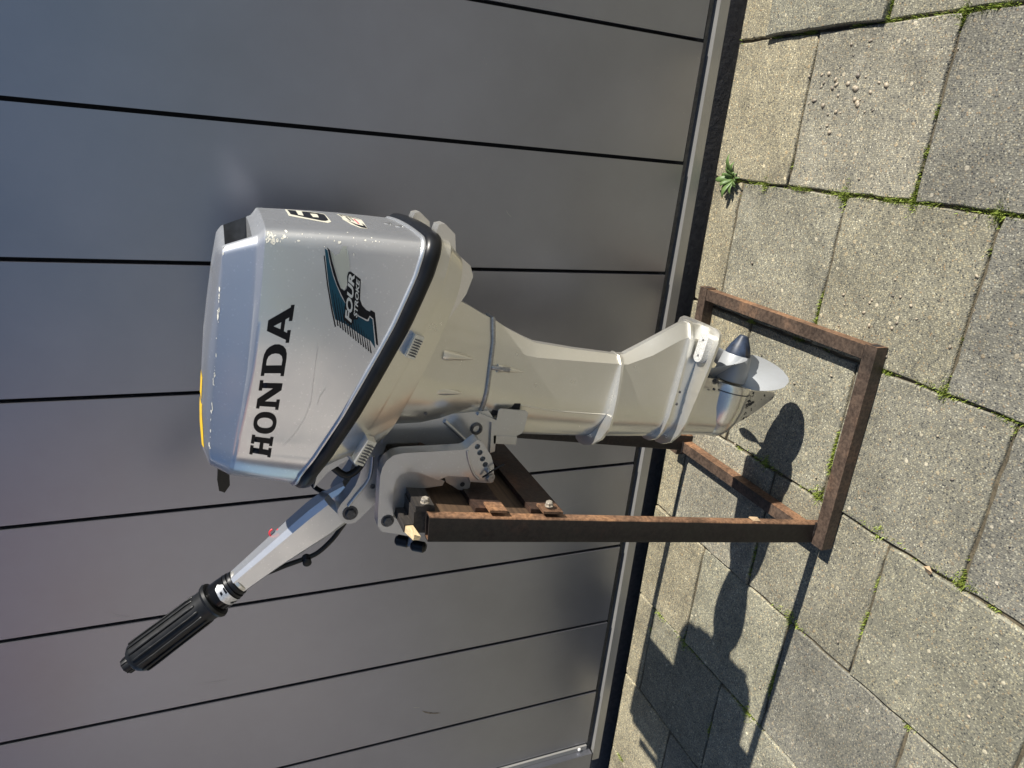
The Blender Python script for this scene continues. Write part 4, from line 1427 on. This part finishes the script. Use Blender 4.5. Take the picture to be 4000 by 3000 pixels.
side = lambda x, y: Vector((x * CM, YM, y * CM))
aft = lambda x, y: Vector((-0.12, x * CM, y * CM))
NEAR = (0, 1, 0)
def quad_map(tl, tr, br, bl):
    def f(u, v):
        top = (tl[0] + (tr[0] - tl[0]) * u, tl[1] + (tr[1] - tl[1]) * u)
        bot = (bl[0] + (br[0] - bl[0]) * u, bl[1] + (br[1] - bl[1]) * u)
        return (bot[0] + (top[0] - bot[0]) * v, bot[1] + (top[1] - bot[1]) * v)
    return f
def ell(cx, cy, rx, ry, n=36, p=2.3, a0=0, a1=360):
    out = []
    for k in range(n):
        t_ = math.radians(a0 + (a1 - a0) * k / n)
        c, s = math.cos(t_), math.sin(t_)
        out.append((cx + rx * math.copysign(abs(c) ** (2 / p), c), cy + ry * math.copysign(abs(s) ** (2 / p), s)))
    return out
GLYPH = {
    'H': [[(0, 0), (.45, 0), (.45, .15), (.35, .15), (.35, .41), (.65, .41), (.65, .15), (.55, .15), (.55, 0), (1, 0), (1, .15), (.91, .15), (.91, .85), (1, .85), (1, 1), (.55, 1), (.55, .85), (.65, .85), (.65, .59), (.35, .59), (.35, .85), (.45, .85), (.45, 1), (0, 1), (0, .85), (.09, .85), (.09, .15), (0, .15)]],
    'O': [ell(.5, .5, .5, .52, 44, 2.3), ell(.5, .5, .24, .35, 40, 2.2)],
    'N': [[(0, 0), (.36, 0), (.36, .15), (.27, .15), (.27, .66), (.68, 0), (.91, 0), (.91, .85), (1, .85), (1, 1), (.64, 1), (.64, .85), (.73, .85), (.73, .38), (.34, 1), (0, 1), (0, .85), (.09, .85), (.09, .15), (0, .15)]],
    'D': [[(0, 0), (.55, 0), (.70, .02), (.84, .09), (.94, .22), (1.0, .40), (1.0, .60), (.94, .78), (.84, .91), (.70, .98), (.55, 1), (0, 1), (0, .85), (.09, .85), (.09, .15), (0, .15)],
          [(.34, .17), (.52, .17), (.63, .22), (.70, .34), (.72, .5), (.70, .66), (.63, .78), (.52, .83), (.34, .83)]],
    'A': [[(0, 0), (.34, 0), (.34, .15), (.27, .15), (.32, .29), (.63, .29), (.68, .15), (.58, .15), (.58, 0), (1, 0), (1, .15), (.94, .15), (.65, 1), (.36, 1), (.08, .15), (0, .15)],
          [(.38, .45), (.57, .45), (.475, .75)]],
}
hq = quad_map((-44.03, 107.67), (-22.41, 104.58), (-22.02, 101.54), (-44.76, 104.91))
for ch, u0, u1 in (('H', 0.0, .147), ('O', .163, .318), ('N', .338, .533), ('D', .562, .765), ('A', .772, 1.0)):
    polys = [[hq(u0 + (u1 - u0) * x, y) for x, y in pl] for pl in GLYPH[ch]]
    project('letter', fill2d(polys), side, NEAR, COWL_BVH, 'decal_black', cowl, 0.0004)

def text_mesh(s, shear=0.0, bold=0.0):
    cu = bpy.data.curves.new('t', 'FONT')
    cu.body = s
    cu.shear = shear
    cu.offset = bold
    cu.resolution_u = 3
    return curve_mesh(cu)
def put_text(s, quad, material, lift, shear=0.25, bold=0.03):
    me = text_mesh(s, shear, bold)
    xs_ = [v.co.x for v in me.vertices]
    ys_ = [v.co.y for v in me.vertices]
    x0, x1, y0, y1 = min(xs_), max(xs_), min(ys_), max(ys_)
    f = quad_map(*quad)
    def to3(x, y):
        p = f((x - x0) / (x1 - x0), (y - y0) / (y1 - y0))
        return side(*p)
    return project('lettering', me, to3, NEAR, COWL_BVH, material, cowl, lift)

teal = [(-14.65, 97.75), (-14.91, 97.4), (-16.43, 97.16), (-18.19, 96.72), (-19.42, 96.28), (-20.77, 95.72), (-21.86, 95.1), (-23.78, 95.14), (-24.49, 94.34), (-23.43, 94.02), (-23.55, 93.45), (-24.25, 92.24), (-24.21, 91.96), (-23.66, 91.88), (-23.98, 91.48), (-28.13, 90.99), (-27.04, 91.66), (-26.29, 92.83), (-25.44, 93.99), (-24.6, 95.13), (-24.12, 96.08), (-24.0, 96.41), (-22.26, 96.81), (-19.43, 97.26), (-16.88, 97.53)]
black = [(-14.48, 97.47), (-14.85, 97.11), (-16.2, 96.84), (-17.52, 96.46), (-18.74, 96.12), (-19.75, 95.73), (-20.09, 95.29), (-19.86, 95.02), (-19.29, 94.86), (-18.16, 94.93), (-17.6, 94.77), (-17.54, 94.44), (-18.53, 93.15), (-19.96, 93.18), (-21.22, 93.21), (-22.03, 92.91), (-22.68, 92.33), (-22.91, 91.87), (-22.68, 91.7), (-23.03, 91.18), (-27.73, 90.59), (-27.54, 90.89), (-23.92, 91.36), (-23.44, 91.86), (-24.03, 92.19), (-23.44, 93.34), (-23.2, 93.5), (-23.95, 93.45), (-24.0, 94.0), (-24.7, 94.2), (-24.75, 94.5), (-24.0, 95.34), (-21.69, 95.12), (-20.66, 95.61), (-19.3, 96.23), (-17.97, 96.67), (-16.32, 97.06), (-14.91, 97.33)]
pale = [(-14.9, 97.06), (-15.53, 96.42), (-15.19, 95.88), (-14.31, 95.57), (-14.29, 94.97), (-15.49, 94.74), (-17.26, 94.55), (-18.16, 94.93), (-19.29, 94.91), (-19.97, 95.29), (-19.64, 95.73), (-17.96, 96.29), (-16.09, 96.84)]
line1 = [(-15.58, 97.89), (-15.57, 97.76), (-19.32, 97.34), (-22.61, 96.78), (-24.93, 96.30), (-25.05, 96.46), (-22.84, 96.92), (-19.32, 97.5)]
project('decal_film', fill2d([pale]), side, NEAR, COWL_BVH, 'decal_clear', cowl, 0.0003)
project('decal_swoosh', fill2d([teal]), side, NEAR, COWL_BVH, 'decal_teal', cowl, 0.0005)
project('decal_wing', fill2d([black]), side, NEAR, COWL_BVH, 'decal_black', cowl, 0.0008)  # black printed wing beside the teal swoosh
project('decal_line', fill2d([line1]), side, NEAR, COWL_BVH, 'decal_black', cowl, 0.0008)
stripes = []
for k in range(14):
    t_ = (k + 0.4) / 14
    a_ = (-18.87 + (-24.9 + 18.87) * t_, 97.1 + (92.0 - 97.1) * t_)
    b_ = (-24.76 + (-29.0 + 24.76) * t_, 96.19 + (91.32 - 96.19) * t_)
    # start nearer the end for the inner ones
    s0 = 0.15 + 0.3 * t_
    p = (a_[0] + (b_[0] - a_[0]) * s0, a_[1] + (b_[1] - a_[1]) * s0)
    w0, w1 = 0.02, 0.085
    stripes.append([(p[0], p[1] + w0), (p[0], p[1] - w0), (b_[0], b_[1] - w1), (b_[0], b_[1] + w1)])
project('decal_stripes', fill2d(stripes), side, NEAR, COWL_BVH, 'decal_black', cowl, 0.0008)
put_text('FOUR', [(-24.1, 95.2), (-17.75, 94.72), (-17.95, 93.95), (-24.45, 94.30)], 'decal_silver', 0.0012, 0.25, 0.035)
put_text('STROKE', [(-23.6, 94.05), (-18.42, 93.72), (-18.55, 93.28), (-23.75, 93.56)], 'decal_silver', 0.0012, 0.25, 0.03)
# aft face: big figure on a cream film and a small printed sticker
AFTDIR = (-1, 0, 0)
def squeeze(pts):
    return [(98.0 + (y - 103.2) * 0.87 + 1.2, z + 0.55) for y, z in pts]
six = [(116.78, 100.03), (116.06, 98.87), (108.58, 99.13), (107.75, 98.46), (114.53, 98.15), (115.13, 97.77), (114.49, 96.85), (113.12, 95.82), (111.62, 95.17), (104.38, 95.45), (103.17, 95.97), (103.24, 96.48), (105.88, 98.43), (107.41, 99.32), (109.0, 100.15)]
six_h = [(111.94, 97.22), (111.97, 96.45), (111.18, 96.24), (106.62, 96.49), (106.69, 97.29)]
six_b = [(118.28, 100.26), (117.39, 98.74), (115.79, 96.7), (112.87, 95.01), (102.66, 95.26), (101.45, 95.88), (102.18, 96.62), (105.46, 99.51), (106.92, 100.54)]
st_b = [(114.98, 92.92), (114.65, 92.24), (112.37, 91.23), (108.18, 90.24), (104.88, 90.46), (98.78, 90.9), (98.95, 91.84), (101.56, 92.69), (106.54, 93.15), (109.96, 92.89)]
st_d = [[(114.11, 92.8), (113.81, 92.37), (111.43, 91.30), (107.27, 90.40), (110.8, 91.55), (113.04, 92.49), (110.38, 92.62)], [(99.01, 90.92), (101.92, 90.8), (103.9, 90.95), (100.88, 91.10), (102.06, 91.88), (105.88, 92.72), (101.28, 92.16), (99.5, 91.65)]]
project('decal_film', fill2d([squeeze(six_b)]), aft, AFTDIR, COWL_BVH, 'decal_cream', cowl, 0.0003)
project('numeral', fill2d([squeeze(six), squeeze(six_h)]), aft, AFTDIR, COWL_BVH, 'decal_black', cowl, 0.0006)
project('sticker', fill2d([squeeze(st_b)]), aft, AFTDIR, COWL_BVH, 'decal_cream', cowl, 0.0003)
project('sticker_print', fill2d([squeeze(p) for p in st_d]), aft, AFTDIR, COWL_BVH, 'decal_black', cowl, 0.0006)
bars_k = [[(110.9, 92.02), (105.6, 92.10), (105.5, 92.35), (110.7, 92.25)], [(110.5, 91.60), (105.2, 91.72), (105.15, 91.86), (110.4, 91.76)]]
bars_r = [[(108.0, 91.25), (102.6, 91.38), (102.5, 91.62), (107.9, 91.50)]]
project('sticker_print', fill2d([squeeze(p) for p in bars_k]), aft, AFTDIR, COWL_BVH, 'decal_black', cowl, 0.0006)
project('sticker_print', fill2d([squeeze(p) for p in bars_r]), aft, AFTDIR, COWL_BVH, 'decal_red', cowl, 0.0006)
# yellow warning stickers on the crown
topm = lambda x, y: Vector((x * CM, YM + y * CM, 1.13))
for x0, x1 in ((-33.4, -36.6), (-37.2, -43.9)):
    project('warning_sticker', fill2d([[(x0, -7.6), (x1, -7.2), (x1, 3.0), (x0, 3.0)]]), topm, (0, 0, -1), COWL_BVH, 'decal_yellow', cowl, 0.0005)
# paint chips on the aft corner and along the shoulder
rc_ = random.Random(3)
def chip_poly(cx, cy, r, stretch=1.0):
    n = rc_.randint(6, 10)
    return [(cx + r * stretch * rc_.uniform(0.5, 1.15) * math.cos(2 * math.pi * k / n), cy + r * rc_.uniform(0.5, 1.15) * math.sin(2 * math.pi * k / n)) for k in range(n)]
cps = []
for k in range(46):
    q_ = rc_.random() ** 2.2
    cps.append(chip_poly(rc_.gauss(0, 0.35 + 0.5 * q_) - 0.3, 104.75 - 15 * q_, 0.03 + (0.22 if rc_.random() < 0.25 else 0.07) * rc_.random(), rc_.uniform(0.5, 1.6)))
for k in range(8):
    cps.append(chip_poly(rc_.gauss(0, 0.4), 104.7 - rc_.random() * 0.8, rc_.uniform(0.15, 0.34), 1.4))
CD = Vector((-0.75, 0.66, 0)).normalized()
cside = Vector((0.66, 0.75, 0)).normalized()
corner = lambda x, y: Vector((-0.127, YM - 0.125, 0)) + cside * (x * CM) + Vector((0, 0, y * CM))
project('paint_chips', fill2d(cps), corner, CD, COWL_BVH, 'chip', cowl, 0.00025, 0.02)
cps = []
for k in range(34):
    x = -16 - 28 * rc_.random()
    cps.append(chip_poly(x, lerp_tab(L3, x) + rc_.gauss(-0.02, 0.05), 0.03 + 0.08 * rc_.random() ** 2, rc_.uniform(2.0, 6.0)))
project('paint_chips', fill2d(cps), side, NEAR, COWL_BVH, 'chip', cowl, 0.0003, 0.02)
# fine scratches on the near side
scr = []
def scratch(pts, w):
    up_ = [(x, z + w) for x, z in pts]
    dn_ = [(x, z - w) for x, z in pts][::-1]
    return up_ + dn_
scr.append(scratch([(-27.5, 98.6), (-30.0, 98.9), (-33, 99.2), (-36, 99.5), (-38.6, 100.3), (-41, 101.6), (-43, 103.2)], 0.018))
scr.append(scratch([(-34.0, 97.6), (-35.2, 98.3), (-36.4, 98.6)], 0.03))
for k in range(26):
    x, z = -38 - 6 * rc_.random(), 97.5 + 5 * rc_.random()
    scr.append(scratch([(x, z), (x + rc_.uniform(-.25, .25), z + rc_.uniform(.2, .8))], 0.015))
project('scratches', fill2d([scr[0]]), side, NEAR, COWL_BVH, 'steel', cowl, 0.0002, 0.02)
project('scratches', fill2d(scr[1:]), side, NEAR, COWL_BVH, 'steel', cowl, 0.0002, 0.02)
# label on the throttle band
ctr = G0 + gd * 0.034
bdir = Vector((0, 1, 0)).cross(gd).normalized()
band = lambda x, y: ctr - Vector((0, 0, 0)) + gd * (x * CM) + bdir * (y * CM)
project('band_label', fill2d([[(-1.3, -2.2), (0.0, -2.4), (0.35, 0.6), (0.1, 2.1), (-0.5, 2.3), (-1.3, 2.0)]]), band, (0, 1, 0), THR_BVH, 'foil', thr, 0.0004, 0.004)
project('band_print', fill2d([[(-0.95, -1.75), (-0.75, -1.95), (-0.55, -1.6), (-0.30, -1.55), (-0.15, -1.2), (-0.35, -0.95), (-0.6, -1.05), (-0.8, -1.35)]]), band, (0, 1, 0), THR_BVH, 'decal_black', thr, 0.0007, 0.004)
project('band_print', fill2d([[(-0.55, 1.1), (-0.15, 1.0), (-0.25, 1.5), (-0.6, 1.55)], [(-1.25, 0.9), (-0.9, 0.8), (-1.0, 1.7), (-1.25, 1.75)]]), band, (0, 1, 0), THR_BVH, 'decal_black', thr, 0.0007, 0.004)

# ================================================================== SMALL THINGS
# grass and moss in the joints: real blades, uncountable
gv, gf = [], []
rg = random.Random(11)
def blade_(x, y, z, h, w, lean):
    a = rg.uniform(0, 2 * math.pi)
    dx, dy = math.cos(a) * w, math.sin(a) * w
    b = rg.uniform(0, 2 * math.pi)
    lx, ly = math.cos(b) * lean, math.sin(b) * lean
    i = len(gv)
    gv.extend([(x - dx, y - dy, z), (x + dx, y + dy, z), (x + lx * .4 + dx * .7, y + ly * .4 + dy * .7, z + h * .6), (x + lx * .4 - dx * .7, y + ly * .4 - dy * .7, z + h * .6), (x + lx, y + ly, z + h)])
    gf.extend([(i, i + 1, i + 2, i + 3), (i + 3, i + 2, i + 4)])
def patch_noise(x, y):
    return math.sin(x * 23.1 + 1.3) + math.sin(y * 29.7 + x * 11) + math.sin((x + y) * 53.0) * 0.7 + math.sin((x - y) * 91.0) * 0.5
def grow(x0, y0, x1, y1, dens, wid=0.004):
    dens *= 0.55 if abs(x0 - 0.265) < 0.01 and abs(x1 - x0) < 1e-6 else 1.0
    L = math.hypot(x1 - x0, y1 - y0)
    for _ in range(int(L * dens)):
        t_ = rg.random()
        x, y = x0 + (x1 - x0) * t_, y0 + (y1 - y0) * t_
        if patch_noise(x, y) < 1.45 + rg.uniform(-.7, .7):
            continue
        x += rg.gauss(0, wid); y += rg.gauss(0, wid)
        blade_(x, y, -0.008, rg.uniform(0.006, 0.014), rg.uniform(0.0006, 0.0013), rg.uniform(0.001, 0.006))
for xl, y0, y1 in joints_x:
    if -1.9 < xl < 0.6:
        grow(xl, 0.3, xl, YE, 5200, 0.0026)
for y, xl, xr in joints_y:
    if -1.9 < xl < 0.6 and y > 0.3:
        grow(xl, y, xr, y, 3200, 0.0022)
# denser tufts where the joints cross
for (x, y, r, n) in ((-0.0305, 1.011, .035, 500), (-0.0305, .862, .03, 450), (-0.0305, .714, .03, 420), (0.262, .866, .03, 380), (-.32, .712, .03, 420), (-.61, .59, .025, 300), (-.03, 1.23, .03, 260),
                     (-.615, .90, .025, 260), (-.615, 1.05, .03, 260), (-.907, .885, .03, 260), (-1.213, 1.18, .03, 240), (-1.213, .93, .03, 260), (-1.213, 1.30, .02, 150), (-.61, .75, .03, 200)):
    for _ in range(n):
        if rg.random() < 0.5:
            xx, yy = x + rg.gauss(0, 0.004), y + rg.gauss(0, r)
        else:
            xx, yy = x + rg.gauss(0, r * .35), y + rg.gauss(0, 0.004)
        blade_(xx, yy, -0.008, rg.uniform(0.006, 0.016), rg.uniform(0.0006, 0.0014), rg.uniform(0.001, 0.007))
me = bpy.data.meshes.new('joint_grass')
me.from_pydata(gv, [], gf)
jg = link('joint_grass', me, 'grass')
tag(jg, 'short bright green grass and moss growing in the paving joints', 'grass', None, 'stuff')

# loose and half-buried pebbles
pv, pf = [], []
def pebble(x, y, r):
    bm = bmesh.new()
    bmesh.ops.create_icosphere(bm, subdivisions=1, radius=1)
    i = len(pv)
    sx, sy, sz = r * rg.uniform(.8, 1.5), r * rg.uniform(.7, 1.1), r * rg.uniform(.35, .6)
    a = rg.uniform(0, math.pi)
    for v in bm.verts:
        k = rg.uniform(.85, 1.12)
        px_, py_ = v.co.x * sx * k, v.co.y * sy * k
        pv.append((x + px_ * math.cos(a) - py_ * math.sin(a), y + px_ * math.sin(a) + py_ * math.cos(a), 0.001 + v.co.z * sz))
    pf.extend([tuple(i + v.index for v in f.verts) for f in bm.faces])
    bm.free()
for _ in range(34):
    pebble(rg.gauss(0.16, 0.045), rg.gauss(1.07, 0.04), rg.uniform(0.002, 0.0062))
for _ in range(90):
    pebble(rg.uniform(-1.8, 0.4), rg.uniform(0.45, 1.36), rg.uniform(0.0012, 0.0036))
for _ in range(16):
    pebble(rg.gauss(-0.22, 0.05), rg.gauss(0.86, 0.05), rg.uniform(0.002, 0.005))
me = bpy.data.meshes.new('gravel')
me.from_pydata(pv, [], pf)
for p in me.polygons:
    p.use_smooth = True
gr = link('gravel', me, 'pebble')
tag(gr, 'small pale loose pebbles scattered over the paving tiles', 'gravel', None, 'stuff')

# weeds
def weed(loc, label, leaves, name='weed'):
    root = empty(name, loc, label, 'weed')
    L = Vector(loc)
    for (ang, length, wid, rise) in leaves:
        length *= 0.74 * rg.uniform(0.8, 1.15)
        wid *= 0.85 * rg.uniform(0.8, 1.2)
        bm = bmesh.new()
        n = 8
        rows = []
        ca, sa = math.cos(math.radians(ang)), math.sin(math.radians(ang))
        for i in range(n + 1):
            t_ = i / n
            w_ = wid * (math.sin(math.pi * min(1, t_ * 0.98 + 0.02) ** 0.75) ** 0.8 if t_ < 0.99 else 0.02) + 0.0004
            r = 0.004 + length * t_
            z = 0.004 + rise * math.sin(t_ * 2.2) * length
            row = []
            for s, dz in ((-1, 0.18), (0, 0), (1, 0.18)):
                x = ca * r - sa * s * w_
                y = sa * r + ca * s * w_
                row.append(bm.verts.new(L + Vector((x, y, z + dz * w_))))
            rows.append(row)
        for a, b in zip(rows, rows[1:]):
            bm.faces.new((a[0], a[1], b[1], b[0]))
            bm.faces.new((a[1], a[2], b[2], b[1]))
        o = finish(bm, 'leaf', 'leaf', root, 80)
        md = o.modifiers.new('s', 'SOLIDIFY')
        md.thickness = 0.0006
    return root
weed((-0.026, 1.335, -0.004), 'broad-leaved green weed sprouting from the joint beside the gate',
     [(75, .040, .0052, .55), (100, .052, .0065, .5), (35, .045, .0055, .55), (10, .060, .0065, .45), (-15, .040, .005, .6), (170, .055, .0068, .45), (150, .048, .006, .5), (195, .050, .006, .4), (130, .035, .005, .7), (-60, .030, .0038, .7), (-85, .040, .0035, .5), (-100, .028, .0035, .7), (-120, .030, .004, .6), (230, .038, .0045, .5), (60, .022, .004, .9), (-40, .020, .0035, 1.0)])
wl = []
for k in range(26):
    wl.append((rg.uniform(0, 360), rg.uniform(.015, .045), rg.uniform(.002, .0042), rg.uniform(.4, 1.4)))
weed((-0.935, 1.425, -0.055), 'small-leaved weed in the dark gap under the gate near the front post', wl)
# scrap of dry leaf on the front post, another on the paving
def scrap(name, pts, label):
    bm = bmesh.new()
    vs_ = [bm.verts.new(p) for p in pts]
    bm.faces.new(vs_)
    r = bmesh.ops.extrude_face_region(bm, geom=bm.faces[:])
    bmesh.ops.translate(bm, verts=[v for v in r['geom'] if isinstance(v, bmesh.types.BMVert)], vec=(0.0002, -0.0005, 0.0007))
    o = finish(bm, name, 'dry_leaf', None, 0)
    tag(o, label, 'leaf')
zz = 0.175
px0 = xaft(zz) + 0.0022
scrap('dry_leaf', [(px0, 0.862, zz), (px0 + .006, 0.868, zz + .004), (px0 + .003, 0.878, zz + .014), (px0 + 0.004, 0.874, zz + .02), (px0, 0.866, zz + .014)], 'pale dry leaf scrap stuck to the front post')
scrap('dry_leaf', [(-.628, .636, .004), (-.618, .630, .010), (-.612, .640, .006), (-.617, .648, .009), (-.626, .645, .003)], 'small curled brown leaf on the paving joint')
